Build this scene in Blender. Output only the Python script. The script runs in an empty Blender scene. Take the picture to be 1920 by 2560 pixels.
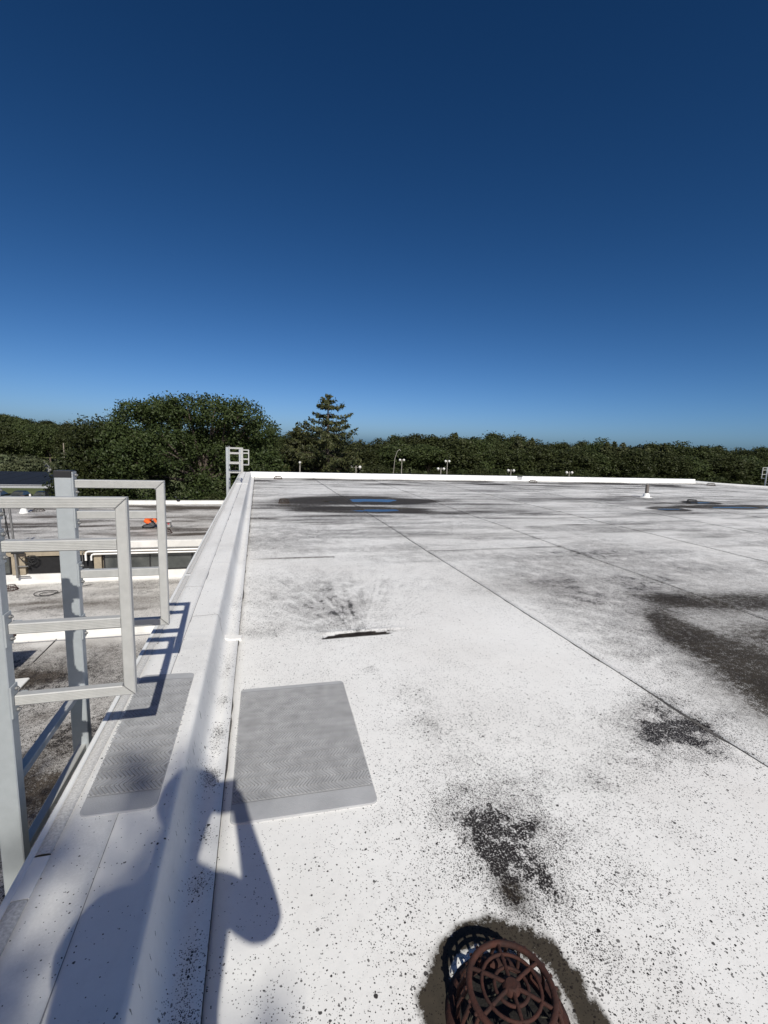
import bpy, math, random
import numpy as np
from mathutils import Vector, Matrix

R = math.radians
scene = bpy.context.scene
COL = scene.collection

# ------------------------------------------------------------------ camera
YAW, PITCH, ROLL = R(15.442), R(8.4526), R(2.0)
cam = bpy.data.cameras.new('camera')
cam.sensor_fit = 'HORIZONTAL'; cam.sensor_width = 36.0
cam.lens = 36.0 * 1150 / 1920
cam.clip_start = 0.02; cam.clip_end = 4000
camo = bpy.data.objects.new('camera', cam); COL.objects.link(camo)
F = Vector((math.sin(YAW) * math.cos(PITCH), math.cos(YAW) * math.cos(PITCH), -math.sin(PITCH)))
r0 = Vector((math.cos(YAW), -math.sin(YAW), 0)); u0 = r0.cross(F)
rr = r0 * math.cos(ROLL) + u0 * math.sin(ROLL); uu = -r0 * math.sin(ROLL) + u0 * math.cos(ROLL)
M = Matrix((rr, uu, -F)).transposed().to_4x4(); M.translation = Vector((0, 0, 1.45))
camo.matrix_world = M
scene.camera = camo

# ------------------------------------------------------------------ sky and sun
SUN_ELEV = R(39.2)
to_sun = Vector((0.075, -1.224, 1.0)).normalized()
world = bpy.data.worlds.new('World'); scene.world = world; world.use_nodes = True
wn = world.node_tree.nodes; wl = world.node_tree.links
bg = wn['Background']
sky = wn.new('ShaderNodeTexSky'); sky.sky_type = 'NISHITA'; sky.sun_disc = False
sky.sun_elevation = SUN_ELEV
sky.sun_rotation = math.atan2(to_sun.x, to_sun.y)
sky.altitude = 0; sky.air_density = 0.5; sky.dust_density = 1.0; sky.ozone_density = 1.0
# camera-like colour response of the clear sky: one power curve per channel, the same in every direction
sep = wn.new('ShaderNodeSeparateColor'); com = wn.new('ShaderNodeCombineColor'); wl.new(sky.outputs[0], sep.inputs[0])
for i_, (g_, k_) in enumerate(((1.71, 1.112), (1.32, .945), (1.21, 1.04))):
    a_ = wn.new('ShaderNodeMath'); a_.operation = 'MULTIPLY'; a_.inputs[1].default_value = .1; wl.new(sep.outputs[i_], a_.inputs[0])
    b_ = wn.new('ShaderNodeMath'); b_.operation = 'POWER'; b_.inputs[1].default_value = g_; wl.new(a_.outputs[0], b_.inputs[0])
    c_ = wn.new('ShaderNodeMath'); c_.operation = 'MULTIPLY'; c_.inputs[1].default_value = k_ * 10; wl.new(b_.outputs[0], c_.inputs[0]); wl.new(c_.outputs[0], com.inputs[i_])
wl.new(com.outputs[0], bg.inputs[0]); bg.inputs[1].default_value = 0.1
sl = bpy.data.lights.new('sun', 'SUN'); sl.energy = 4.75; sl.angle = R(0.53); sl.color = (1.0, 0.965, 0.875)
so = bpy.data.objects.new('sun', sl); COL.objects.link(so)
so.rotation_euler = to_sun.to_track_quat('Z', 'Y').to_euler()
so.location = (3, -30, 30)
vs = scene.view_settings
vs.view_transform = 'Standard'; vs.look = 'None'; vs.gamma = 1.0; vs.exposure = 0.0
vs.use_curve_mapping = False

# ------------------------------------------------------------------ helpers
rng = np.random.default_rng(7); random.seed(7)

def tag(o, label=None, cat=None, group=None, kind=None):
    if label: o['label'] = label
    if cat: o['category'] = cat
    if group: o['group'] = group
    if kind: o['kind'] = kind
    return o

def empty(name, loc=(0, 0, 0), rz=0, label=None, cat=None, group=None):
    o = bpy.data.objects.new(name, None); COL.objects.link(o)
    o.empty_display_size = 0.2; o.location = loc; o.rotation_euler = (0, 0, rz)
    return tag(o, label, cat, group)

def mesh_np(name, V, Fc, mats=None, smooth=False):
    me = bpy.data.meshes.new(name)
    V = np.asarray(V, dtype=np.float32); Fc = np.asarray(Fc, dtype=np.int32)
    k = Fc.shape[1]
    me.vertices.add(len(V)); me.vertices.foreach_set('co', V.ravel())
    me.loops.add(Fc.size); me.loops.foreach_set('vertex_index', Fc.ravel())
    me.polygons.add(len(Fc))
    me.polygons.foreach_set('loop_start', np.arange(0, Fc.size, k, dtype=np.int32))
    if smooth: me.polygons.foreach_set('use_smooth', np.ones(len(Fc), dtype=bool))
    me.update(calc_edges=True)
    if mats:
        for m in (mats if isinstance(mats, (list, tuple)) else [mats]): me.materials.append(m)
    return me

def link(name, me, parent=None, loc=None):
    o = bpy.data.objects.new(name, me); COL.objects.link(o)
    if parent: o.parent = parent
    if loc is not None: o.location = loc
    return o

def fattr(me, name, vals):
    a = me.attributes.new(name, 'FLOAT', 'POINT'); a.data.foreach_set('value', np.asarray(vals, dtype=np.float32).ravel())

class MB:
    def __init__(s): s.v = []; s.f = []; s.sm = []
    def add(s, V, Fs, smooth=False):
        b = len(s.v); s.v += [tuple(p) for p in V]
        for f in Fs: s.f.append(tuple(i + b for i in f)); s.sm.append(smooth)
        return s
    def box(s, x0, x1, y0, y1, z0, z1, rot=0, c=None):
        V = [(x, y, z) for z in (z0, z1) for y in (y0, y1) for x in (x0, x1)]
        if rot:
            cx, cy = c or ((x0 + x1) / 2, (y0 + y1) / 2); ca, sa = math.cos(rot), math.sin(rot)
            V = [(cx + (x - cx) * ca - (y - cy) * sa, cy + (x - cx) * sa + (y - cy) * ca, z) for x, y, z in V]
        return s.add(V, [(0, 2, 3, 1), (4, 5, 7, 6), (0, 1, 5, 4), (2, 6, 7, 3), (0, 4, 6, 2), (1, 3, 7, 5)])
    def bbox(s, x0, x1, y0, y1, z0, z1, b):
        # box with chamfered vertical and top edges (rings)
        def ring(i, z): return [(x0 + i + b, y0 + i, z), (x1 - i - b, y0 + i, z), (x1 - i, y0 + i + b, z), (x1 - i, y1 - i - b, z),
                                (x1 - i - b, y1 - i, z), (x0 + i + b, y1 - i, z), (x0 + i, y1 - i - b, z), (x0 + i, y0 + i + b, z)]
        V = ring(b * .6, z0) + ring(0, z0 + b) + ring(0, z1 - b) + ring(b * .6, z1)
        Fs = [tuple(range(7, -1, -1)), tuple(range(24, 32))]
        for r in range(3):
            for i in range(8): Fs.append((r * 8 + i, r * 8 + (i + 1) % 8, r * 8 + 8 + (i + 1) % 8, r * 8 + 8 + i))
        return s.add(V, Fs)
    def cyl(s, p0, p1, r0, r1=None, n=10, caps=True, smooth=True):
        p0, p1 = Vector(p0), Vector(p1); r1 = r0 if r1 is None else r1
        d = (p1 - p0).normalized(); a = d.orthogonal().normalized(); b = d.cross(a)
        V = []
        for p, r in ((p0, r0), (p1, r1)):
            for i in range(n):
                t = 2 * math.pi * i / n; V.append(p + (a * math.cos(t) + b * math.sin(t)) * r)
        s.add(V, [(i, (i + 1) % n, n + (i + 1) % n, n + i) for i in range(n)], smooth)
        if caps: s.add(V, [tuple(range(n - 1, -1, -1)), tuple(range(n, 2 * n))])
        return s
    def tube(s, pts, r, n=6, closed=False, radii=None):
        pts = [Vector(p) for p in pts]; m = len(pts); V = []; prev = None
        for i, p in enumerate(pts):
            if closed: t = pts[(i + 1) % m] - pts[i - 1]
            else: t = pts[min(i + 1, m - 1)] - pts[max(i - 1, 0)]
            t.normalize()
            a = t.orthogonal().normalized() if prev is None else (prev - t * prev.dot(t)).normalized()
            prev = a; b = t.cross(a); q = radii[i] if radii else r
            for k in range(n):
                w = 2 * math.pi * k / n; V.append(p + (a * math.cos(w) + b * math.sin(w)) * q)
        Fs = []
        for i in range(m if closed else m - 1):
            j = (i + 1) % m
            for k in range(n): Fs.append((i * n + k, i * n + (k + 1) % n, j * n + (k + 1) % n, j * n + k))
        s.add(V, Fs, True)
        if not closed: s.add(V, [tuple(range(n - 1, -1, -1)), tuple(range((m - 1) * n, m * n))])
        return s
    def lathe(s, prof, c=(0, 0, 0), n=20, smooth=True):
        V = []; 
        for r, z in prof:
            for i in range(n):
                t = 2 * math.pi * i / n; V.append((c[0] + r * math.cos(t), c[1] + r * math.sin(t), c[2] + z))
        Fs = []
        for k in range(len(prof) - 1):
            for i in range(n): Fs.append((k * n + i, k * n + (i + 1) % n, (k + 1) * n + (i + 1) % n, (k + 1) * n + i))
        s.add(V, Fs, smooth)
        s.add(V, [tuple(range((len(prof) - 1) * n, len(prof) * n))])
        return s
    def prism(s, prof, fn0, fn1):
        # prof: closed 2-D outline; fn0/fn1 map (a, b) to 3-D at both ends
        n = len(prof); V = [fn0(a, b) for a, b in prof] + [fn1(a, b) for a, b in prof]
        s.add(V, [(i, (i + 1) % n, n + (i + 1) % n, n + i) for i in range(n)] + [tuple(range(n - 1, -1, -1)), tuple(range(n, 2 * n))])
        return s
    def build(s, name, mat, parent=None, loc=None, recalc=True):
        me = bpy.data.meshes.new(name); me.from_pydata([tuple(p) for p in s.v], [], s.f)
        me.polygons.foreach_set('use_smooth', s.sm)
        if mat: me.materials.append(mat)
        if recalc:
            import bmesh
            bm = bmesh.new(); bm.from_mesh(me); bmesh.ops.recalc_face_normals(bm, faces=bm.faces); bm.to_mesh(me); bm.free()
        me.update()
        return link(name, me, parent, loc)

def copy_tree(o, parent=None):
    c = o.copy(); COL.objects.link(c)
    if parent: c.parent = parent
    for ch in o.children: copy_tree(ch, c)
    return c

# value noise in numpy, used for heights and dirt maps
def _h(ix, iy, seed):
    n = (ix.astype(np.int64) * 374761393 + iy.astype(np.int64) * 668265263 + seed * 1442695041) & 0x7fffffff
    n = ((n ^ (n >> 13)) * 1274126177) & 0x7fffffff
    return ((n ^ (n >> 16)) & 0xffff) / 65535.0
def vnoise(x, y, seed=0):
    ix = np.floor(x); iy = np.floor(y); fx = x - ix; fy = y - iy
    fx = fx * fx * (3 - 2 * fx); fy = fy * fy * (3 - 2 * fy)
    ix = ix.astype(np.int64); iy = iy.astype(np.int64)
    a = _h(ix, iy, seed); b = _h(ix + 1, iy, seed); c = _h(ix, iy + 1, seed); d = _h(ix + 1, iy + 1, seed)
    return (a * (1 - fx) + b * fx) * (1 - fy) + (c * (1 - fx) + d * fx) * fy
def fbm(x, y, seed=0, o=4):
    s = 0; a = .5; t = 0
    for k in range(o):
        s = s + a * vnoise(x * 2 ** k, y * 2 ** k, seed + k); t += a; a *= .5
    return s / t
def sstep(a, b, x):
    t = np.clip((x - a) / (b - a), 0, 1); return t * t * (3 - 2 * t)
def gs(x, y, cx, cy, rx, ry, rot=0):
    ca, sa = math.cos(rot), math.sin(rot); dx = x - cx; dy = y - cy
    u = (dx * ca + dy * sa) / rx; v = (-dx * sa + dy * ca) / ry
    return np.exp(-(u * u + v * v))

# ------------------------------------------------------------------ materials
def new_mat(name):
    m = bpy.data.materials.new(name); m.use_nodes = True
    nt = m.node_tree; return m, nt.nodes, nt.links, nt.nodes['Principled BSDF']

def math_n(n, l, op, a, b=None, clamp=False):
    k = n.new('ShaderNodeMath'); k.operation = op; k.use_clamp = clamp
    for i, v in enumerate((a, b)):
        if v is None: continue
        if isinstance(v, (int, float)): k.inputs[i].default_value = v
        else: l.new(v, k.inputs[i])
    return k.outputs[0]

def mapr(n, l, v, a, b, c, d, smooth=False):
    k = n.new('ShaderNodeMapRange')
    if smooth: k.interpolation_type = 'SMOOTHSTEP'
    for i, q in enumerate((v, a, b, c, d)):
        if isinstance(q, (int, float)): k.inputs[i].default_value = q
        else: l.new(q, k.inputs[i])
    return k.outputs[0]

def mixc(n, l, f, a, b):
    k = n.new('ShaderNodeMix'); k.data_type = 'RGBA'
    if isinstance(f, (int, float)): k.inputs[0].default_value = f
    else: l.new(f, k.inputs[0])
    for i, q in ((6, a), (7, b)):
        if isinstance(q, tuple): k.inputs[i].default_value = (*q, 1)
        else: l.new(q, k.inputs[i])
    return k.outputs[2]

def noise_n(n, l, vec, scale, detail=3, rough=.55, dim='3D'):
    k = n.new('ShaderNodeTexNoise'); k.noise_dimensions = dim
    k.inputs['Scale'].default_value = scale; k.inputs['Detail'].default_value = detail; k.inputs['Roughness'].default_value = rough
    if vec is not None: l.new(vec, k.inputs['Vector'])
    return k.outputs['Fac']

def simple(name, col, rough=.6, metal=0.0, var=.12, scale=8.0, bump=0.0, bscale=60.0, col2=None, spec=.4, coords='Object'):
    m, n, l, b = new_mat(name)
    tc = n.new('ShaderNodeTexCoord'); vec = tc.outputs[coords]
    f = noise_n(n, l, vec, scale, 4)
    f = mapr(n, l, f, .3, .7, 0, 1)
    c2 = col2 or tuple(max(0, c * (1 - var * 2)) for c in col)
    l.new(mixc(n, l, f, col, c2), b.inputs['Base Color'])
    b.inputs['Roughness'].default_value = rough; b.inputs['Metallic'].default_value = metal
    b.inputs['Specular IOR Level'].default_value = spec
    if bump:
        bn = n.new('ShaderNodeBump'); bn.inputs['Strength'].default_value = bump; bn.inputs['Distance'].default_value = .004
        l.new(noise_n(n, l, vec, bscale, 3), bn.inputs['Height']); l.new(bn.outputs[0], b.inputs['Normal'])
    return m

def membrane(name, white=(.80, .795, .775), s=(54., 112., 220.), filmc=(.027, .0215, .0145), k=1.0, warm=(.70, .685, .66)):
    """white roofing sheet with mildew spots whose density comes from the 'dirt' attribute and a mud film from 'film'"""
    m, n, l, b = new_mat(name)
    geo = n.new('ShaderNodeNewGeometry'); pos = geo.outputs['Position']
    at = n.new('ShaderNodeAttribute'); at.attribute_name = 'dirt'; dirt = at.outputs['Fac']
    af = n.new('ShaderNodeAttribute'); af.attribute_name = 'film'; film = af.outputs['Fac']
    # wobble so that spots are not round
    wn_ = n.new('ShaderNodeTexNoise'); wn_.inputs['Scale'].default_value = s[1] * 1.3; wn_.inputs['Detail'].default_value = 2; l.new(pos, wn_.inputs['Vector'])
    wv = n.new('ShaderNodeVectorMath'); wv.operation = 'MULTIPLY_ADD'
    l.new(wn_.outputs['Color'], wv.inputs[0]); wv.inputs[1].default_value = (.5 / s[1],) * 3; l.new(pos, wv.inputs[2])
    vec = wv.outputs[0]
    nm = mapr(n, l, noise_n(n, l, pos, 6.0, 4, .6), .32, .68, .25, 1.75)
    D = math_n(n, l, 'MULTIPLY', dirt, nm)
    spots = None
    for i, (sc, kk, r0_, r1_) in enumerate(((s[0], .28, .10, .40), (s[1], 1.25, .12, .50), (s[2], 2.3, .15, .55))):
        v = n.new('ShaderNodeTexVoronoi'); v.voronoi_dimensions = '2D'; v.inputs['Scale'].default_value = sc; v.inputs['Randomness'].default_value = 1
        l.new(vec, v.inputs['Vector'])
        sp = n.new('ShaderNodeSeparateColor'); l.new(v.outputs['Color'], sp.inputs[0])
        on = math_n(n, l, 'LESS_THAN', sp.outputs[0], math_n(n, l, 'MULTIPLY', D, kk * k))
        g2 = math_n(n, l, 'POWER', sp.outputs[1], 1.6)
        rad = mapr(n, l, g2, 0, 1, r0_, r1_)
        lo = math_n(n, l, 'SUBTRACT', rad, .07)
        d = mapr(n, l, v.outputs['Distance'], lo, rad, 1, 0, True)
        tone = mapr(n, l, sp.outputs[2], 0, 1, .72, 1.0)
        d = math_n(n, l, 'MULTIPLY', math_n(n, l, 'MULTIPLY', d, on), tone)
        spots = d if spots is None else math_n(n, l, 'MAXIMUM', spots, d)
    gn = noise_n(n, l, pos, s[2] * .62, 4, .72); D2 = math_n(n, l, 'MULTIPLY', D, mapr(n, l, noise_n(n, l, pos, 28., 2, .6), .3, .7, .6, 1.4)); gt = mapr(n, l, D2, 0, 1.3, .78, .40)
    dense = mapr(n, l, gn, gt, math_n(n, l, 'ADD', gt, .07), 0, 1.0, True)
    spots = math_n(n, l, 'MAXIMUM', spots, dense)
    smudge = mapr(n, l, math_n(n, l, 'MULTIPLY', D, mapr(n, l, noise_n(n, l, pos, 14., 4, .6), .35, .65, .3, 1.3)), .05, 1.0, 0, .33)
    big = noise_n(n, l, pos, 1.1, 5, .6); fine = noise_n(n, l, pos, 260., 2, .7); mid = noise_n(n, l, pos, 22., 4, .65)
    base = mixc(n, l, mapr(n, l, big, .40, .72, 0, .75), white, warm)
    base = mixc(n, l, math_n(n, l, 'MULTIPLY', mapr(n, l, mid, .5, .72, 0, .34), mapr(n, l, dirt, 0, .3, .25, 1)), base, (.46, .455, .45))
    grain = noise_n(n, l, pos, s[1] * 1.1, 4, .75)
    gr = mapr(n, l, math_n(n, l, 'ADD', math_n(n, l, 'MULTIPLY', grain, .62), math_n(n, l, 'MULTIPLY', mid, .38)), .40, .56, .40, 1.35)
    base = mixc(n, l, smudge, base, (.20, .185, .175))
    ff = math_n(n, l, 'MINIMUM', math_n(n, l, 'MULTIPLY', film, math_n(n, l, 'ADD', math_n(n, l, 'MULTIPLY', gr, .95), math_n(n, l, 'MULTIPLY', film, .28))), .98)
    fc = mixc(n, l, mapr(n, l, mid, .35, .65, 0, 1), filmc, tuple(c * 1.5 for c in filmc))
    base = mixc(n, l, ff, base, fc)
    colr = mixc(n, l, spots, base, (.016, .013, .012))
    l.new(colr, b.inputs['Base Color'])
    b.inputs['Roughness'].default_value = .6; l.new(mapr(n, l, ff, 0, 1, .3, .08), b.inputs['Specular IOR Level'])
    bn = n.new('ShaderNodeBump'); bn.inputs['Strength'].default_value = .25; bn.inputs['Distance'].default_value = .004
    hh = math_n(n, l, 'ADD', math_n(n, l, 'MULTIPLY', noise_n(n, l, pos, 9., 4, .6), 1.0), math_n(n, l, 'MULTIPLY', fine, .10))
    l.new(hh, bn.inputs['Height']); l.new(bn.outputs[0], b.inputs['Normal'])
    return m

MAT = {}
MAT['roof'] = membrane('roof_membrane')
MAT['roof_low'] = membrane('lower_roof_membrane', white=(.62, .60, .57), s=(15., 32., 70.), filmc=(.060, .049, .038), k=1.0)
MAT['white'] = simple('white_coping', (.82, .82, .80), .5, var=.06, scale=3, bump=.15, bscale=18)
MAT['white_low'] = simple('dusty_white_flashing', (.70, .69, .66), .6, var=.12, scale=1.5, bump=.15, bscale=14)
MAT['grit'] = simple('gritty_edge', (.66, .65, .63), .9, var=.20, scale=140, bump=.4, bscale=200, coords='Object')
MAT['seam'] = simple('seam_dirt', (.05, .047, .048), .9, scale=6, col2=(.11, .105, .10))
MAT['seamlight'] = simple('seam_grey', (.34, .34, .36), .8, var=.25, scale=40)
MAT['alu'] = simple('aluminium_post', (.42, .45, .47), .38, .25, var=.05, scale=25, bump=.08, bscale=300)
MAT['alubar'] = simple('aluminium_bar', (.48, .48, .465), .45, .2, var=.06, scale=30, bump=.06, bscale=260)
MAT['cap'] = simple('black_plastic', (.022, .022, .024), .5)
MAT['steel'] = simple('dull_steel', (.25, .25, .25), .45, .5)
MAT['rust'] = simple('rusted_iron', (.060, .020, .013), .85, .1, col2=(.024, .011, .009), scale=26, bump=.5, bscale=90)
MAT['darkiron'] = simple('dark_iron', (.06, .045, .036), .8, .1, scale=20, bump=.4)
MAT['pad'] = simple('grey_walk_pad', (.415, .42, .43), .75, var=.09, scale=9, bump=.35, bscale=240)
MAT['padbed'] = simple('grey_pad_grooves', (.315, .315, .32), .9, var=.2, scale=30)
MAT['padrib'] = simple('grey_pad_tread', (.40, .405, .415), .8, var=.16, scale=14)
MAT['concrete'] = simple('beige_concrete', (.34, .29, .215), .85, var=.14, scale=6, bump=.4, bscale=40)
MAT['wall'] = simple('tan_wall', (.36, .32, .26), .85, var=.1, scale=2, bump=.2)
MAT['black'] = simple('black_metal', (.018, .018, .019), .5)
MAT['louver'] = simple('dark_louver', (.05, .05, .052), .45, .2)
MAT['frame'] = simple('dark_frame', (.03, .03, .032), .4, .3)
MAT['brownpipe'] = simple('brown_pipe', (.085, .048, .04), .6, var=.15)
MAT['pipegrey'] = simple('weathered_pipe', (.13, .115, .105), .6, .1, var=.2, scale=20)
MAT['orange'] = simple('orange_fabric', (.85, .13, .02), .8, var=.08, bump=.4, bscale=30)
MAT['trouser'] = simple('grey_trousers', (.085, .088, .095), .9, var=.15, bump=.4, bscale=30)
MAT['shoe'] = simple('black_boot', (.015, .015, .016), .6)
MAT['skin'] = simple('skin', (.55, .34, .25), .55, var=.05)
MAT['hair'] = simple('dark_hair', (.03, .02, .015), .7, bump=.5)
MAT['navy'] = simple('navy_shirt', (.03, .045, .09), .9, var=.1, bump=.4, bscale=30)
MAT['bucket'] = simple('white_plastic', (.8, .79, .77), .4, var=.04)
MAT['redprint'] = simple('red_print', (.45, .03, .05), .5)
MAT['solar'] = simple('solar_glass', (.020, .022, .027), .6, .0, var=.1, spec=.12)
MAT['galv'] = simple('galvanised', (.48, .49, .50), .5, .3)
MAT['globe'] = simple('lamp_globe', (.66, .65, .62), .35, var=.03)
MAT['pole'] = simple('lamp_pole', (.30, .28, .25), .6)
MAT['wood'] = simple('pole_wood', (.30, .26, .21), .9)
MAT['bark'] = simple('bark', (.13, .105, .085), .95, var=.2, scale=5, bump=.8, bscale=12)
MAT['asphalt'] = simple('asphalt', (.040, .040, .041), .9, var=.12, scale=1.5, bump=.3)  # base colour darkened to make up for missing canopy shade
MAT['grass'] = simple('grass_ground', (.115, .125, .045), .95, scale=.08, col2=(.065, .085, .028), bump=.4, bscale=6, coords='Object')
MAT['rock'] = simple('grey_rock', (.26, .26, .25), .9, var=.2, scale=2)
MAT['sump'] = simple('painted_sump_shade', (.014, .012, .010), .7, var=.3, scale=40, bump=.6, bscale=120)  # near-black colour standing for the shade inside the drain
MAT['moss'] = simple('mossy_mud', (.05, .047, .034), .95, var=.25, scale=60, bump=.6, bscale=150)
MAT['blue_car'] = simple('blue_paint', (.05, .08, .16), .25, .3, var=.02)
MAT['grey_car'] = simple('grey_paint', (.10, .105, .11), .25, .3, var=.02)
MAT['shade_car'] = simple('shade_car_paint', (.018, .019, .021), .3, .2, var=.02)  # only for the added cars that stand in for shade
MAT['tyre'] = simple('tyre_rubber', (.015, .015, .015), .85)
MAT['brownbox'] = simple('brown_unit', (.10, .055, .042), .7, .1, var=.2, scale=5)

def glass_mat():
    m, n, l, b = new_mat('dusty_window_glass')
    tc = n.new('ShaderNodeTexCoord')
    f = noise_n(n, l, tc.outputs['Object'], 1.4, 4)
    l.new(mixc(n, l, mapr(n, l, f, .35, .7, 0, 1), (.035, .04, .04), (.095, .10, .095)), b.inputs['Base Color'])
    b.inputs['Roughness'].default_value = .12; b.inputs['Specular IOR Level'].default_value = .6
    return m
MAT['glass'] = glass_mat()

def water_mat():
    m, n, l, b = new_mat('puddle_water')
    b.inputs['Base Color'].default_value = (.030, .027, .023, 1); b.inputs['Roughness'].default_value = .05
    b.inputs['IOR'].default_value = 1.33
    tc = n.new('ShaderNodeTexCoord'); bn = n.new('ShaderNodeBump'); bn.inputs['Strength'].default_value = .05; bn.inputs['Distance'].default_value = .002
    l.new(noise_n(n, l, tc.outputs['Object'], 14, 2), bn.inputs['Height']); l.new(bn.outputs[0], b.inputs['Normal'])
    return m
MAT['water'] = water_mat()

def leaf_mat(name, c1, c2, tr=.18, rough=.55):
    m, n, l, b = new_mat(name)
    at = n.new('ShaderNodeAttribute'); at.attribute_name = 'tone'
    oi = n.new('ShaderNodeObjectInfo')
    c = mixc(n, l, at.outputs['Fac'], c1, c2)
    hs = n.new('ShaderNodeHueSaturation'); l.new(c, hs.inputs['Color'])
    l.new(mapr(n, l, oi.outputs['Random'], 0, 1, .68, 1.25), hs.inputs['Value'])
    l.new(mapr(n, l, oi.outputs['Random'], 0, 1, .485, .512), hs.inputs['Hue'])
    l.new(hs.outputs[0], b.inputs['Base Color']); b.inputs['Roughness'].default_value = rough; b.inputs['Specular IOR Level'].default_value = .2
    t = n.new('ShaderNodeBsdfTranslucent'); l.new(hs.outputs[0], t.inputs['Color'])
    mx = n.new('ShaderNodeMixShader'); mx.inputs[0].default_value = tr
    out = n['Material Output']
    l.new(b.outputs[0], mx.inputs[1]); l.new(t.outputs[0], mx.inputs[2]); l.new(mx.outputs[0], out.inputs['Surface'])
    return m
MAT['leaf'] = leaf_mat('broad_leaf', (.026, .036, .013), (.058, .070, .023))
MAT['leaf2'] = leaf_mat('oak_leaf', (.022, .034, .012), (.053, .070, .021))
MAT['needle'] = leaf_mat('conifer_needle', (.022, .032, .014), (.085, .090, .035), tr=.08)
MAT['pale'] = leaf_mat('pale_shrub_leaf', (.055, .068, .036), (.125, .14, .075))

# ------------------------------------------------------------------ ground
def quad(name, x0, x1, y0, y1, z, mat, kind='structure', nx=1, ny=1):
    xs = np.linspace(x0, x1, nx + 1); ys = np.linspace(y0, y1, ny + 1)
    V = [(x, y, z) for y in ys for x in xs]
    Fs = [(j * (nx + 1) + i, j * (nx + 1) + i + 1, (j + 1) * (nx + 1) + i + 1, (j + 1) * (nx + 1) + i) for j in range(ny) for i in range(nx)]
    return tag(link(name, mesh_np(name, V, Fs, mat)), kind=kind)

GZ = -9.0
quad('ground', -1500, 1500, -800, 2200, GZ, MAT['grass'])
quad('parking_lot', -120, -8, 48, 87, GZ + .02, MAT['asphalt'])
# hill rising at the left behind the parking lot
hx = np.linspace(-260, 10, 60); hy = np.linspace(135, 420, 50)
HX, HY = np.meshgrid(hx, hy)
def hill_z(x, y):
    return GZ - .4 + 10.5 * sstep(140, 235, y) * (1 - sstep(-75, 0, x)) * (0.75 + .35 * sstep(-60, -130, x)) + 1.2 * (fbm(x * .03, y * .03, 5) - .5) * sstep(140, 200, y)
HZ = hill_z(HX, HY)
idx = np.arange(60 * 50).reshape(50, 60)
q = np.stack([idx[:-1, :-1], idx[:-1, 1:], idx[1:, 1:], idx[1:, :-1]], -1).reshape(-1, 4)
tag(link('hill', mesh_np('hill', np.stack([HX, HY, HZ], -1).reshape(-1, 3), q, MAT['grass'], True)), kind='structure')

# ------------------------------------------------------------------ foreground building: roof sheets
FARY = 18.35
D0 = (.63, .85)          # near roof drain
def near_dist(x, y): return np.hypot(x - D0[0], y - D0[1])
PUD = [(2.75, 11.40, .98, .38, .05), (2.6, 9.72, .78, .20, .03), (13.4, 9.95, 1.7, .16, .0), (13.1, 10.95, .45, .13, 0), (10.5, 9.7, .42, .12, 0)]
WL = -.012
def height(x, y):
    z = .010 * (fbm(x * .9, y * .9, 11, 3) - .5) + .0035 * (fbm(x * 5, y * 3, 12, 2) - .5)
    for cx, cy, rx, ry, rot in PUD:
        ca, sa = math.cos(rot), math.sin(rot); dx = x - cx; dy = y - cy
        u = np.abs(dx * ca + dy * sa) / rx; v = np.abs(-dx * sa + dy * ca) / ry
        rr_ = np.hypot(u, v) + 1.5 * (fbm(x * 1.9, y * 3.4, 21, 4) - .5)
        z = z - .027 * np.clip(1.25 - rr_, 0, 1)
    z = z - .020 * np.exp(-(near_dist(x, y) / .16) ** 2)
    # wrinkle ridge across the first sheet
    z = z + .010 * np.exp(-((y - 3.335 - .01 * np.sin(x * 5)) / .018) ** 2) * sstep(.30, .55, x) * (1 - sstep(.95, 1.25, x))
    z = z + .006 * np.exp(-((y - 5.70) / .02) ** 2) * (1 - sstep(.7, 1.0, x))
    return z

def streak(x, y, fx, fy, seed, lo, hi): return sstep(lo, hi, fbm(x * fx, y * fy, seed, 5))

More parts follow.
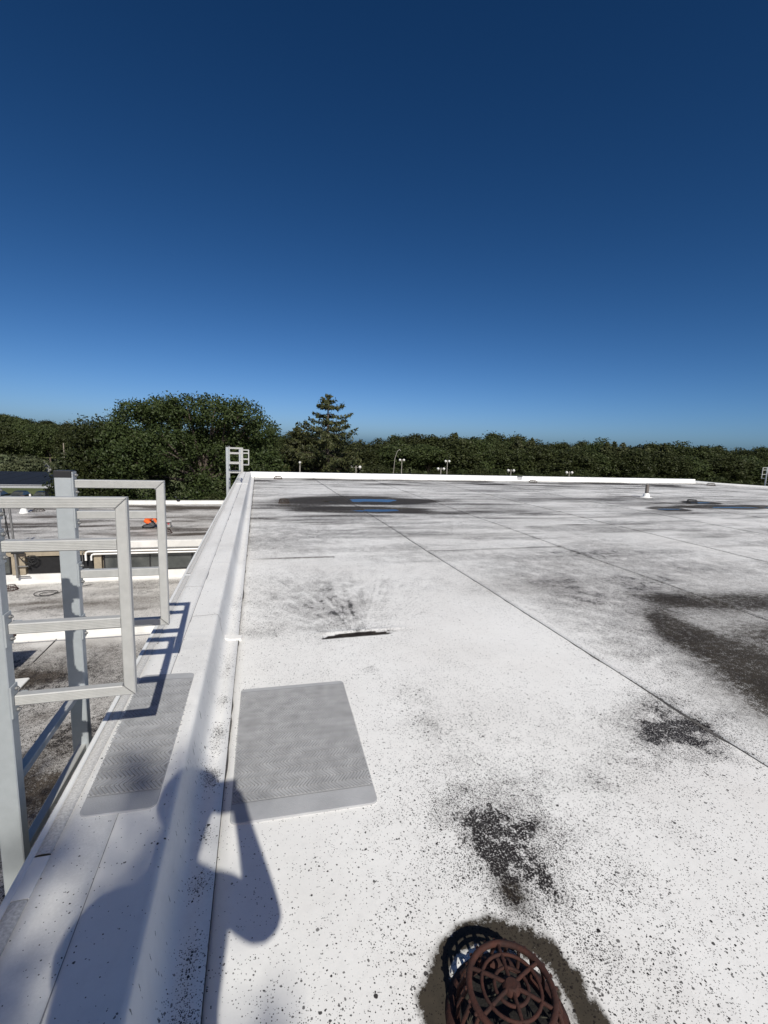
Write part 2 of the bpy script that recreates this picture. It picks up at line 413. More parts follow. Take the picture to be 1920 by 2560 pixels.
def dirt_map(x, y):
    n1 = fbm(x * 2.2, y * 2.2, 31); n2 = fbm(x * .7, y * .9, 32); n3 = fbm(x * 7, y * 7, 33)
    wx = x + .12 * (fbm(x * 4, y * 4, 34) - .5); wy = y + .12 * (fbm(x * 4 + 9, y * 4, 35) - .5)
    D = .010 + .040 * sstep(.45, .8, n1)
    D = D + .085 * gs(wx, wy, 1.3, 1.45, .95, .75) + .05 * gs(wx, wy, 1.0, 2.2, .5, .8)
    D = D + 1.15 * gs(wx, wy, .845, 1.37, .105, .14) + .55 * gs(wx, wy, .985, 1.36, .12, .15) + .95 * gs(wx, wy, .79, 1.18, .06, .12) + .50 * gs(wx, wy, .91, 1.19, .08, .13) + .30 * gs(wx, wy, .93, 1.42, .26, .26)
    D = D + .30 * gs(wx, wy, .735, 1.47, .04, .035) + .30 * gs(wx, wy, .80, 1.58, .06, .05)
    D = D + 1.35 * gs(wx, wy, 2.13, 1.73, .20, .155) + .80 * gs(wx, wy, 2.24, 1.98, .15, .07) + .40 * gs(wx, wy, 2.17, 1.82, .32, .28) + .35 * gs(wx, wy, 2.5, 1.78, .12, .06)
    D = D + .42 * gs(wx, wy, 1.46, 1.53, .075, .055) + .28 * gs(wx, wy, 1.72, 1.6, .18, .10)
    D = D + .20 * gs(wx, wy, .85, 2.1, .10, .30) + .22 * gs(wx, wy, .70, 2.7, .06, .05)
    D = D + .30 * gs(wx, wy, .95, .94, .05, .04) + .06 * gs(wx, wy, .35, 1.0, .3, .25) + .10 * gs(wx, wy, 1.0, .85, .35, .3)
    # fan of streaks rising from the wrinkle
    ax = x - .74; ay = y - 3.20; r = np.hypot(ax, ay); th = np.arctan2(ax, np.maximum(ay, 1e-3))
    f = sstep(.36, .66, fbm(th * 34 + 40, r * 2.2, 36, 4)) * np.exp(-((th + .10) / .62) ** 2) * np.exp(-(np.clip(r - .45, 0, 9) / 1.0) ** 2) * sstep(.06, .14, ay)
    D = D + .62 * f + .36 * gs(wx, wy, .62, 3.95, .38, .6) * sstep(.3, .62, fbm(x * 9, y * 4, 38, 4)) + .20 * gs(wx, wy, .45, 4.2, .55, .9) + .25 * gs(wx, wy, .1, 3.45, .35, .10)
    wyc = y + .012 * (n3 - .5)
    cres = (wyc > 3.225) & (wyc < 3.235 + .068 * np.sqrt(np.clip(1 - ((x - .72) / .27) ** 2, 0, 1)))
    D = np.maximum(D, np.where(cres & (np.abs(x - .72) < .27), 1.35, 0)) + .7 * gs(x, y, 1.0, 3.285, .13, .022)
    # beyond the first seam
    D = D + .16 * sstep(2.25, 2.7, x) * sstep(.40, .62, n1) * (1 - sstep(4, 6, y)) + .30 * gs(wx, wy, 2.75, 2.6, .35, .6)
    m = sstep(4.2, 7, y + .25 * x)
    D = D + m * (.06 + .18 * sstep(.42, .66, n2) + .28 * streak(x, y, .55, 2.6, 37, .48, .70))
    D = D + .22 * gs(wx, wy, 3.6, 4.2, 1.8, .8) * n1 * 1.6 + .30 * gs(wx, wy, .8, 7.6, 1.0, 1.2) * n1 * 1.6 + .40 * sstep(2.4, 3.3, x) * (1 - sstep(3.6, 6.0, y)) * sstep(1.5, 2.3, y) * n1 + .20 * gs(wx, wy, 4.6, 5.2, 1.8, 1.0)
    return np.clip(D, 0, 1.4)

def film_map(x, y):
    n1 = fbm(x * 1.7, y * 1.7, 41); n2 = fbm(x * .8, y * 3.2, 42); n3 = fbm(x * 9, y * 9, 43)
    wx = x + .35 * (fbm(x * 1.3, y * 1.3, 44) - .5); wy = y + .35 * (fbm(x * 1.3, y * 1.3 + 7, 45) - .5)
    r = near_dist(x, y) + .05 * (n3 - .5) + .035 * (fbm(x * 26, y * 26, 50) - .5)
    ang = np.arctan2(y - D0[1], x - D0[0])
    Fm = 1.45 * np.exp(-((r - .210) / .033) ** 4) * (.85 + .4 * n3) + 1.4 * (r < .14) + .9 * gs(x, y, .80, 1.15, .05, .08) + .5 * (r < .19) * sstep(.35, .65, n3)  # mud ring; inside it the film also paints the drain's inner shade
    # big muddy band at the right
    def seg(ax, ay, bx, by):
        t = np.clip(((wx - ax) * (bx - ax) + (wy - ay) * (by - ay)) / ((bx - ax) ** 2 + (by - ay) ** 2), 0, 1)
        return np.hypot(wx - ax - t * (bx - ax), wy - ay - t * (by - ay))
    d = np.minimum(seg(3.42, 3.02, 3.25, 2.40), seg(3.25, 2.40, 3.12, 1.70)); wd = .11 + .32 * sstep(3.05, 2.0, wy)
    Fm = Fm + 1.1 * np.exp(-(d / wd) ** 2) * (.7 + .6 * n1) + .22 * sstep(2.9, 3.3, wx) * (1 - sstep(2.6, 3.2, wy)) * sstep(1.5, 2.0, wy) * (.5 + n1)
    d = seg(3.95, 3.42, 5.8, 3.30); Fm = Fm + .62 * np.exp(-(d / .24) ** 2) * (.5 + n1) + .5 * gs(wx, wy, 4.4, 2.55, .5, .3) + .27 * gs(wx, wy, 4.2, 2.85, .95, .55) * (.5 + .9 * n1) + .50 * gs(wx, wy, 3.52, 3.20, .22, .20) 
    Fm = Fm + .20 * sstep(1.6, 2.2, wy) * sstep(3.3, 3.9, wx) * (1 - sstep(3.3, 4.1, wy)) * (.5 + n1) + .22 * gs(wx, wy, 4.4, 4.2, 1.6, .7)
    Fm = Fm + .24 * gs(wx, wy, 3.0, 4.1, .9, .45) * (.4 + 1.2 * n1)
    Fm = np.where(r > .4, np.minimum(Fm, .62 + .55 * fbm(x * 3, y * 3, 49)), Fm)
    # puddle mud
    for cx, cy, rx, ry, rot in PUD[:2]:
        u = (wx - cx + .40) / (rx * 1.75 + .1); v = (wy - cy) / (ry * 1.75 + .14); q_ = u * u + v * v
        Fm = Fm + .95 * (1 - sstep(.4, 1.8, q_)) * (.45 + .85 * fbm(x * 1.2, y * 5.5, 52, 4))
    Fm = Fm + .75 * gs(wx, wy, .75, 10.35, .8, .5) + .75 * gs(wx, wy, 4.2, 11.2, 1.0, .32) + .6 * gs(wx, wy, 3.9, 9.3, 1.3, .25) + .22 * gs(wx, wy, 2.2, 10.6, 2.6, 1.6)
    for cx, cy, rx, ry, rot in PUD[2:]:
        u = (wx - cx) / (rx * 1.3); v = (wy - cy) / (ry * 1.8 + .15); Fm = Fm + .8 * (1 - sstep(.7, 1.6, u * u + v * v))
    Fm = Fm + .40 * gs(wx, wy, 9.5, 11.9, 3.2, .55, .05) + .42 * gs(wx, wy, 12.6, 10.7, 3.0, .5) + .4 * gs(wx, wy, 15.5, 11.6, 1.6, .25, -.2) + .3 * gs(wx, wy, 8.2, 8.6, 2.6, .14, .12)
    # far streaks by the parapet
    Fm = Fm + sstep(14.5, 17.0, y) * (.10 + .55 * sstep(.48, .66, fbm(x * .45, y * 2.4, 46))) + .45 * gs(wx, wy, 2.5, 17.5, 1.8, .3) + .4 * gs(wx, wy, 13.5, 17.3, 3.2, .35)
    m = sstep(4.5, 9, y + .2 * x)
    Fm = Fm + m * (.03 + .26 * sstep(.5, .70, n2) + .18 * sstep(.52, .75, fbm(x * .35, y * .8, 47)) + .36 * sstep(.58, .70, fbm(x * .5, y * 4.5, 48))) + .02
    Fm = Fm - .5 * gs(x, y, .22, 13.8, .34, .45)
    # dirt lines
    Fm = Fm + .75 * np.exp(-((y - 5.68 - .01 * x) / .028) ** 2) * (x < .93) * sstep(-.2, .3, x) + .55 * np.exp(-((y - 5.83 - .02 * (x - 2.2)) / .03) ** 2) * (x > 2.25) * (x < 4.45) * (.5 + n1)
    wyc = y + .012 * (n3 - .5)
    Fm = np.where(Fm > 1.1, np.where(r > .4, 1.1, Fm), Fm) + 1.3 * ((np.abs(x - .72) < .26) & (wyc > 3.228) & (wyc < 3.235 + .06 * np.sqrt(np.clip(1 - ((x - .72) / .26) ** 2, 0, 1))))
    return np.clip(Fm, 0, 1.5)

ys = [-3.0, -2.2, -1.5, -.9, -.4, 0, .3, .5]
y_ = .58
while y_ < FARY + .02:
    ys.append(y_); y_ += max(.022, .022 * y_ / 3.6)
ys = np.array(ys)
def seam_x(i, y):
    base = [-.150, 2.345 - .0165 * y + .00012 * y * y, 4.40, 6.85, 9.25, 11.65, 14.05, 16.45, 18.85, 21.4][i]
    return base + (.006 * np.sin(y * 1.7 + i) if i else 0) * np.ones_like(y)

bld = empty('flat_roof_building', (0, 0, 0), label='white membrane flat roof with low parapets that fills the foreground', cat='building')
for i in range(9):
    xl = seam_x(i, ys); xr = seam_x(i + 1, ys) + .06
    if i == 8:   # slanting right edge of the roof
        xr = np.interp(ys, [-3, 10, FARY], [31, 27.2, 21.45])
    w = float(np.max(xr - xl)); step = [.022, .032, .05, .07, .09, .1, .12, .12, .15][i]
    nx = int(w / step) + 2
    t = np.linspace(0, 1, nx); t = np.concatenate([[0.0, 0.0], [min(.07 / w, .5)], t[t > .085 / w]])
    n_c = len(t)
    X = xl[:, None] + (xr - xl)[:, None] * t[None, :]
    Y = np.repeat(ys[:, None], n_c, 1)
    Z = height(X, Y)
    lap = np.where(t[None, :] * (xr - xl)[:, None] < .075, .0065, 0.0)
    if i == 0: lap = lap * 0
    Z = Z + lap; Z[:, 0] -= .011 if i else .03
    idx = np.arange(len(ys) * n_c).reshape(len(ys), n_c)
    q = np.stack([idx[:-1, :-1], idx[:-1, 1:], idx[1:, 1:], idx[1:, :-1]], -1).reshape(-1, 4)
    me = mesh_np('membrane_sheet', np.stack([X, Y, Z], -1).reshape(-1, 3), q, MAT['roof'], False)
    fattr(me, 'dirt', dirt_map(X, Y)); fattr(me, 'film', film_map(X, Y))
    sh = link('membrane_sheet', me, bld)
    if i:   # dirt caught against the lap edge
        yy = np.arange(.6, FARY - .05, .03 if i < 3 else .08)
        xs_ = seam_x(i, yy); wdt = .0035 + .009 * sstep(.35, .85, fbm(yy * 9, yy * 0 + i, 51, 3)) + .002 * (yy / 4)
        wdt = wdt + (.016 * np.exp(-((yy - 1.85) / .22) ** 2) if i == 1 else 0)
        if i > 1: wdt = wdt * .55
        V = np.concatenate([np.stack([xs_ - wdt, yy, height(xs_, yy) + .0022], -1), np.stack([xs_ + .001, yy, height(xs_, yy) + .0030], -1)])
        nn = len(yy); a = np.arange(nn - 1)
        link('seam_line', mesh_np('seam_line', V, np.stack([a, a + nn, a + nn + 1, a + 1], -1), MAT['seam']), sh)

# walls under the roof
mb = MB(); mb.box(-.64, -.30, -3, FARY + .3, GZ, -.15); mb.box(-.30, 30, FARY - .1, FARY + .3, GZ, -.15); mb.build('wall', MAT['wall'], bld)
mb = MB(); mb.box(-.30, 26.5, -3, FARY - .12, -.5, -.12); mb.build('roof_deck', MAT['wall'], bld)

# ---- left parapet: profile swept along Y
def sweep(name, prof, y0, y1, ny, mat, parent, attrs=None, wob=0.0, seed=0):
    yy = np.linspace(y0, y1, ny); P = np.array(prof)
    X = np.repeat(P[None, :, 0], ny, 0); Z = np.repeat(P[None, :, 1], ny, 0); Y = np.repeat(yy[:, None], len(P), 1)
    if wob:
        X = X + wob * (fbm(Y * 1.3, X * 0 + 3, 61 + seed, 3) - .5); Z = Z + wob * .8 * (fbm(Y * 3.1, X * 8 + 3, 62 + seed, 3) - .5)
    if attrs and wob > .003: Z = Z + .0030 * sstep(.50, .78, fbm(Y * 11 + 4 * X, X * 5, 66, 3)) * sstep(-.46, -.40, X) * (1 - sstep(-.155, -.148, X))
    idx = np.arange(ny * len(P)).reshape(ny, len(P))
    q = np.stack([idx[:-1, :-1], idx[:-1, 1:], idx[1:, 1:], idx[1:, :-1]], -1).reshape(-1, 4)
    me = mesh_np(name, np.stack([X, Y, Z], -1).reshape(-1, 3), q, mat, True)
    if attrs:
        d, f = attrs(X, Y); fattr(me, 'dirt', d); fattr(me, 'film', f)
    return link(name, me, parent)

par = MB(); par.box(-.62, -.30, -3, FARY + .2, -.3, .17)
par = par.build('parapet', MAT['wall'], bld)
tag(par, 'low left parapet wrapped in white flashing')
crown = [(-.46, .2), (-.40, .2005), (-.34, .202), (-.315, .2055), (-.297, .2065), (-.284, .202), (-.278, .190), (-.273, .165), (-.267, .125), (-.259, .080), (-.249, .045), (-.237, .025), (-.221, .0145), (-.195, .0100), (-.1465, .009), (-.146, .0)]
def par_attr(x, y):
    D = .010 + 0 * x + .09 * sstep(.5, .8, fbm(x * 6, y * 2, 71)) * sstep(-.27, -.2, x)
    D = D + (.75 * gs(x, y, -.205, 1.90, .03, .05) + .55 * gs(x, y, -.20, 2.17, .022, .09) + .35 * gs(x, y, -.19, 2.5, .03, .05)
             + .30 * gs(x, y, -.19, 2.9, .03, .12) + .75 * gs(x, y, -.195, 1.02, .032, .07) + .50 * gs(x, y, -.19, 1.18, .03, .05) + .45 * gs(x, y, -.19, 1.40, .022, .04) + .3 * gs(x, y, -.185, 1.6, .02, .04)
             + .10 * gs(x, y, -.17, 3.9, .05, .5))
    Fm = .02 + .10 * sstep(.55, .8, fbm(x * 3, y * 1.1, 72)) + .05 * sstep(6, 12, y)
    return np.clip(D, 0, 1.2), Fm
for a, b_ in ((-3.0, 3.33), (3.335, 13.6), (13.605, FARY)):
    sweep('flashing_sheet', crown, a, b_, max(12, int((b_ - a) / .018)), MAT['roof'], par, par_attr, .004, int(a * 7))
for a, b_ in ((-3.0, 4.02), (4.025, 13.3), (13.305, FARY)):
    sweep('coping_sheet', [(-.4575, .1995), (-.4580, .2035), (-.50, .2038), (-.56, .2034), (-.602, .203), (-.603, .198)], a, b_, max(12, int((b_ - a) / .05)), MAT['roof'], par,
          lambda x, y: (np.full_like(x, .012), .02 + .10 * sstep(.5, .8, fbm(x * 4, y * 1.4, 73))), .002, 4 + int(a))
yy = np.arange(.6, FARY, .05)
for xx, nm, mt, w0 in ((-.4565, 'seam_line', 'seamlight', .0026), (-.1465, 'seam_line', 'seam', .0032)):
    wdt = w0 * (.7 + 1.6 * sstep(.45, .8, fbm(yy * 7, yy * 0 + 9 * w0, 75, 3))) * (1 + yy / 7)
    z0 = .2014 if xx < -.3 else .0
    zz = np.full_like(yy, .2022) if xx < -.3 else height(np.full_like(yy, -.14), yy) + .0055
    s_ = 1 if xx > -.3 else 1
    V = np.concatenate([np.stack([np.full_like(yy, xx), yy, zz], -1), np.stack([xx + wdt, yy, zz], -1)])
    nn = len(yy); a = np.arange(nn - 1)
    link(nm, mesh_np(nm, V, np.stack([a, a + nn, a + nn + 1, a + 1], -1), MAT[mt]), par)
# gritty drip edge in lengths, then a white metal lip
for a, b_ in ((-3.0, 1.27), (1.415, 4.35), (4.42, 9.0), (9.06, 14.2), (14.26, FARY)):
    sweep('gravel_strip', [(-.602, .2000), (-.604, .2075), (-.625, .2095), (-.642, .2075), (-.644, .2)], a, b_, max(10, int((b_ - a) / .04)), MAT['grit'], par, None, .004, 5)
for a, b_ in ((1.275, 1.41), (4.355, 4.415), (9.005, 9.055), (14.205, 14.255)):
    mb = MB(); mb.box(-.646, -.602, a, b_, .196, .206); mb.build('edge_joint', MAT['white'], par)
sweep('edge_lip', [(-.644, .205), (-.647, .212), (-.662, .211), (-.666, .203), (-.667, .12), (-.660, .10), (-.640, .10)], -3, FARY + .2, 260, MAT['white'], par, None, .004, 6)
# lapped flashing cover at a joint of the cant strip
mb = MB()
mb.add([(-.262, 3.31, .062), (-.240, 3.31, .030), (-.2, 3.305, .022), (-.125, 3.31, .018), (-.122, 3.375, .017), (-.2, 3.375, .021), (-.240, 3.375, .030), (-.262, 3.375, .062),
        (-.262, 3.31, .04), (-.240, 3.31, .01), (-.2, 3.305, .0), (-.125, 3.31, -.003), (-.122, 3.375, -.003), (-.2, 3.375, .0), (-.240, 3.375, .01), (-.262, 3.375, .04)],
       [(0, 1, 6, 7), (1, 2, 5, 6), (2, 3, 4, 5), (0, 8, 9, 1), (1, 9, 10, 2), (2, 10, 11, 3), (3, 11, 12, 4), (4, 12, 13, 5), (5, 13, 14, 6), (6, 14, 15, 7)])
mb.build('joint_cover', MAT['roof'], par)
mb = MB(); mb.box(-.60, -.27, 13.33, 13.42, .205, .212); mb.build('joint_cover', MAT['white'], par)

# ---- far parapet and slanting right edge
fp = MB(); fp.box(-.62, 21.3, FARY, FARY + .26, -.3, .18); fp = fp.build('far_parapet', MAT['wall'], bld)
prof = [(FARY - .14, .004), (FARY - .06, .010), (FARY - .028, .03), (FARY - .014, .08), (FARY - .010, .17), (FARY - .014, .195), (FARY + .01, .208), (FARY + .28, .205), (FARY + .29, .1)]
edges = [-.30, 2.05, 4.5, 7.0, 9.6, 12.2, 14.8, 17.3, 19.4, 21.36]
for a, b_ in zip(edges[:-1], edges[1:]):
    mb = MB(); n_ = len(prof); xs_ = np.linspace(a + .004, b_ - .004, 10)
    V = [(x, p[0] + .006 * (float(vnoise(np.array([x * 2.0]), np.array([j * 1.7]), 81)[0]) - .5), p[1]) for x in xs_ for j, p in enumerate(prof)]
    mb.add(V, [(i * n_ + j, i * n_ + j + 1, (i + 1) * n_ + j + 1, (i + 1) * n_ + j) for i in range(9) for j in range(n_ - 1)], True)
    mb.build('flashing_panel', MAT['white'], fp)
re_ = MB()
p0, p1 = Vector((21.45, FARY + .2, 0)), Vector((28.6, 8.5, 0)); dd = (p1 - p0).normalized(); nn_ = Vector((-dd.y, dd.x, 0))
re_.prism([(-.12, -.2), (-.12, .05), (.06, .085), (.20, .085), (.20, -.2)], lambda a, b: p0 + nn_ * a + Vector((0, 0, b)), lambda a, b: p1 + nn_ * a + Vector((0, 0, b)))
re_.build('edge_curb', MAT['white'], bld)

# lower wing behind the far parapet that carries the two far ladders
wing = empty('rear_wing', (0, 0, 0), label='low rear wing hidden behind the far white parapet, carrying two small ladders', cat='building')
mb = MB(); mb.box(-.66, 30.1, FARY + .31, 26, GZ, -.42); mb.build('wall', MAT['wall'], wing)
mb = MB(); mb.box(-.66, 30.1, FARY + .32, 26, -.418, -.40); mb.build('roof', MAT['white'], wing)

# ------------------------------------------------------------------ puddles
for cx, cy, rx, ry, rot in PUD:
    n_ = 40; V = [(cx, cy, WL)] + [(cx + 1.32 * rx * math.cos(2 * math.pi * i / n_), cy + 1.32 * ry * math.sin(2 * math.pi * i / n_), WL) for i in range(n_)]
    o = link('puddle', mesh_np('puddle', V, [(0, 1 + i, 1 + (i + 1) % n_) for i in range(n_)], MAT['water']))
    tag(o, kind='structure')

# ------------------------------------------------------------------ roof drains
def dome_drain(name, loc, rb, rt, h, mat, label, group=None, ribs=22, scale=1.0, detail=True):
    o = empty(name, loc, label=label, cat='drain', group=group)
    mb = MB(); mb.lathe([(rb * 1.20, 0), (rb * 1.22, .008), (rb * 1.06, .014), (rb * .98, .012), (rb * .92, .004)], n=36); mb.f.pop(); mb.sm.pop(); mb.build('base_ring', mat, o)
    for k in range(ribs):
        t = 2 * math.pi * k / ribs; c, s_ = math.cos(t), math.sin(t)
        pts = [(rb * c, rb * s_, .006), (rb * .985 * c, rb * .985 * s_, h * .45), (rt * 1.07 * c, rt * 1.07 * s_, h * .85), (rt * .98 * c, rt * .98 * s_, h * .985)]
        mb = MB(); mb.tube(pts, .0052 * rb / .13, 5); mb.build('rib', mat, o)
        mb = MB()
    top = MB()
    def ringp(r, z, n=40): return [(r * math.cos(2 * math.pi * i / n), r * math.sin(2 * math.pi * i / n), z) for i in range(n)]
    q_ = rb / .13
    top.tube(ringp(rt * 1.0, h * .985), .0082 * q_, 8, True)
    top.build('top_ring', mat, o)
    if detail:
        for r_, w_ in ((rt * .70, .0046), (rt * .40, .0046)):
            mb = MB(); mb.tube(ringp(r_, h + .003, 32), w_ * q_, 6, True); mb.build('grate_ring', mat, o)
        for k in range(6):
            t = 2 * math.pi * k / 6 + .35
            mb = MB(); mb.tube([(rt * .08 * math.cos(t), rt * .08 * math.sin(t), h + .006), (rt * .5 * math.cos(t), rt * .5 * math.sin(t), h + .005), (rt * .98 * math.cos(t), rt * .98 * math.sin(t), h * .985)], .0052 * q_, 6)
            mb.build('spoke', mat, o)
        mb = MB(); mb.lathe([(.022 * q_, h - .004), (.024 * q_, h + .006), (.014 * q_, h + .013)], n=12); mb.build('hub', mat, o)
        for k in range(26):
            t = 2 * math.pi * k / 26
            mb = MB(); mb.lathe([(.004, 0), (.0055, .003), (.003, .006)], (rt * 1.085 * math.cos(t), rt * 1.085 * math.sin(t), h * .955), 6); mb.build('stud', mat, o)
    return o
d1 = dome_drain('roof_drain', (D0[0] - .018, D0[1] - .004, -.014), .132, .106, .112, MAT['rust'], 'rusted dome roof drain strainer with radial grate in the bottom foreground')
mb = MB(); mb.lathe([(.150, -.004), (.148, .004), (.126, .006), (.110, .001), (.06, .0005)], n=28); mb.build('sump_shade_disc', MAT['sump'], d1)  # black disc in place of the shaded drain hole; the roof is uncut
for k in range(6):
    t = 2 * math.pi * k / 6 + .2; mb = MB(); mb.cyl((.140 * math.cos(t), .140 * math.sin(t), .004), (.140 * math.cos(t), .140 * math.sin(t), .013), .007, n=6); mb.build('clamp_bolt', MAT['rust'], d1)
# debris caught at the foot of the strainer
mb = MB()
for k in range(46):
    t = random.uniform(0, 6.28); r_ = random.uniform(.03, .175); z_ = .008 + .012 * random.random(); a = random.uniform(0, 6.28); L = random.uniform(.008, .03)
    x_, y2 = r_ * math.cos(t), r_ * math.sin(t)
    mb.tube([(x_, y2, z_), (x_ + L * math.cos(a), y2 + L * math.sin(a), z_ + .006 * random.random())], .0016, 4)
tag(mb.build('leaf_litter', MAT['moss'], d1), kind='stuff')

dome_drain('roof_drain', (.575, 10.85, -.004), .115, .095, .10, MAT['darkiron'], 'small brown dome drain beside the big puddle near left parapet', ribs=18, detail=False)
dome_drain('roof_drain', (12.62, 10.85, -.004), .135, .115, .10, MAT['black'], 'dark dome drain at the right-hand puddles', ribs=16, detail=False)
dome_drain('roof_drain', (.72, 17.75, 0), .14, .11, .10, MAT['rust'], 'reddish drain at the foot of the far parapet, left corner', ribs=12, detail=False)
dome_drain('roof_drain', (11.6, 17.7, 0), .16, .12, .08, MAT['darkiron'], 'flat dark drain below the notch in far parapet', ribs=12, detail=False)
dome_drain('roof_drain', (20.9, 17.1, 0), .17, .14, .11, MAT['darkiron'], 'dark drain by the right end of the far parapet', ribs=12, detail=False)
# scupper on the far parapet
sc = empty('overflow_scupper', (11.32, FARY - .012, .06), label='small grey scupper box with dark lip set in far white parapet', cat='scupper')
mb = MB(); mb.box(-.11, .11, -.03, .005, 0, .13); mb.build('box', MAT['galv'], sc)
mb = MB(); mb.box(-.12, .12, -.045, .005, .1305, .15); mb.build('hood', MAT['black'], sc)
# vent pipe
vp = empty('vent_pipe', (12.35, 12.29, 0), label='dark vent pipe with white boot standing alone on right half of roof', cat='pipe')
mb = MB(); mb.lathe([(.055, .05), (.054, .425), (.046, .425), (.046, .30)], n=16); mb.build('pipe', MAT['pipegrey'], vp)
mb = MB(); mb.lathe([(.19, -.005), (.17, .008), (.11, .014), (.10, .05), (.088, .10), (.062, .135), (.057, .135)], n=20); mb.build('boot', MAT['white'], vp)

# ------------------------------------------------------------------ walkway pads
def rrect(x0, x1, y0, y1, r, n=6):
    P = []
    for cx, cy, a0 in ((x1 - r, y1 - r, 0), (x0 + r, y1 - r, 90), (x0 + r, y0 + r, 180), (x1 - r, y0 + r, 270)):
        for i in range(n + 1):
            a = R(a0 + 90 * i / n); P.append((cx + r * math.cos(a), cy + r * math.sin(a)))
    return P
def walk_pad(corners, z, label, lo, hi, rows):
    # corners: quad in plan (near-left, near-right, far-right, far-left)
    NL, NR, FR, FL = [Vector((*c, 0)) for c in corners]
    def mp(u, v, h=0):
        p = (NL * (1 - u) + NR * u) * (1 - v) + (FL * (1 - u) + FR * u) * v
        e = .003 * math.sin(9 * v + 3 * u) * (1 if u < .02 or u > .98 else 0)
        return (p.x + e, p.y, z + h)
    o = empty('walkway_pad', (0, 0, 0), label=label, cat='roof pad')
    W = (NR - NL).length; L = (FL - NL).length; r = .022
    out = rrect(0, 1, 0, 1, .04, 6)
    out = [(u if 0 else u, v) for u, v in out]
    P = rrect(0, W, 0, L, .028, 6); P = [(a / W, b / L) for a, b in P]
    V = [mp(u, v, -.006) for u, v in P] + [mp(u, v, .0022) for u, v in P] + [mp(.5 + (u - .5) * .992, .5 + (v - .5) * .995, .0036) for u, v in P]
    n = len(P); mb = MB()
    mb.add(V, [(i, (i + 1) % n, n + (i + 1) % n, n + i) for i in range(n)] + [(n + i, n + (i + 1) % n, 2 * n + (i + 1) % n, 2 * n + i) for i in range(n)] + [tuple(range(2 * n, 3 * n))])
    mb.build('base_sheet', MAT['pad'], o)
    # herringbone ribs
    mb = MB(); Lr = (hi - lo) / rows
    pitch = .0150
    mb2 = MB(); mb2.add([mp(.006, lo, .0042), mp(.994, lo, .0042), mp(.994, hi, .0042), mp(.006, hi, .0042)], [(0, 1, 2, 3)]); mb2.build('tread_bed', MAT['padbed'], o)
    m = int(W / pitch)
    for k in range(rows):
        v0 = lo + k * Lr
        sgn = 1 if k % 2 else -1
        for i in range(-1, m + 1):
            jit = random.random()
            a = (i + .5) * pitch / W; dx = sgn * Lr * L * .36 / W; hw = .0046 / W
            u0, u1 = a - dx, a + dx
            if max(u0, u1) < .012 or min(u0, u1) > .988: continue
            va_, vb_ = 0.0, 1.0
            if u0 < .008: va_ = (.008 - u0) / (u1 - u0); u0 = .008
            elif u0 > .992: va_ = (u0 - .992) / (u0 - u1); u0 = .992
            if u1 < .008: vb_ = 1 - (.008 - u1) / (u0 - u1) * (1 - va_); u1 = .008
            elif u1 > .992: vb_ = 1 - (u1 - .992) / (u1 - u0) * (1 - va_); u1 = .992
            va, vb = v0 + Lr * (.04 + .92 * va_), v0 + Lr * (.04 + .92 * vb_); h = .0066 if jit < .9 else .0056
            q_ = [(u0 - hw, va), (u0 + hw, va), (u1 + hw, vb), (u1 - hw, vb)]
            VV = [mp(u, v, .0035) for u, v in q_] + [mp(.5 * (u0 + u1) + (u - .5 * (u0 + u1)) * .93 , v, h) for u, v in q_]
            mb.add(VV, [(4, 5, 6, 7), (0, 1, 5, 4), (1, 2, 6, 5), (2, 3, 7, 6), (3, 0, 4, 7)])
    tag(mb.build('tread', MAT['padrib'], o, recalc=False), kind='stuff')
    # weld lines of the plain end strips
    for v in (lo - .006, hi + .006):
        mb = MB(); mb.add([mp(.004, v - .0012, .0044), mp(.996, v - .0012, .0044), mp(.996, v + .0012, .0044), mp(.004, v + .0012, .0044)], [(0, 1, 2, 3)]); mb.build('strip_line', MAT['steel'], o)
    return o
walk_pad([(-.113, 1.631), (.465, 1.612), (.495, 2.597), (-.105, 2.613)], .004, 'larger grey herringbone walkway pad lying on the roof by the parapet', .105, .955, 20)
walk_pad([(-.578, 1.545), (-.340, 1.535), (-.330, 2.478), (-.592, 2.500)], .204, 'narrow grey herringbone walkway pad on the parapet beside the ladder', .095, .93, 20)

# ------------------------------------------------------------------ access ladders
def fluted(w, h, g=5, d=.0014):
    # w along Y, h along Z; grooves on both Y faces
    P = [(-w / 2 + .003, -h / 2), (w / 2 - .003, -h / 2), (w / 2, -h / 2 + .003)]
    def grooves(sgn, up):
        out = []; n = g
        for i in range(n):
            c = -h / 2 + .005 + (h - .010) * (i + .5) / n; q_ = (h - .010) / n
            s_ = [(-.30, 0), (-.18, d), (.18, d), (.30, 0)]
            if not up: pass
            for a, b in s_: out.append((sgn * (w / 2 - b), c + a * q_))
        return out if up else out[::-1]
    P += grooves(1, True)
    P += [(w / 2, h / 2 - .003), (w / 2 - .003, h / 2), (-w / 2 + .003, h / 2), (-w / 2, h / 2 - .003)]
    P += grooves(-1, False)
    P += [(-w / 2, -h / 2 + .003)]
    return P

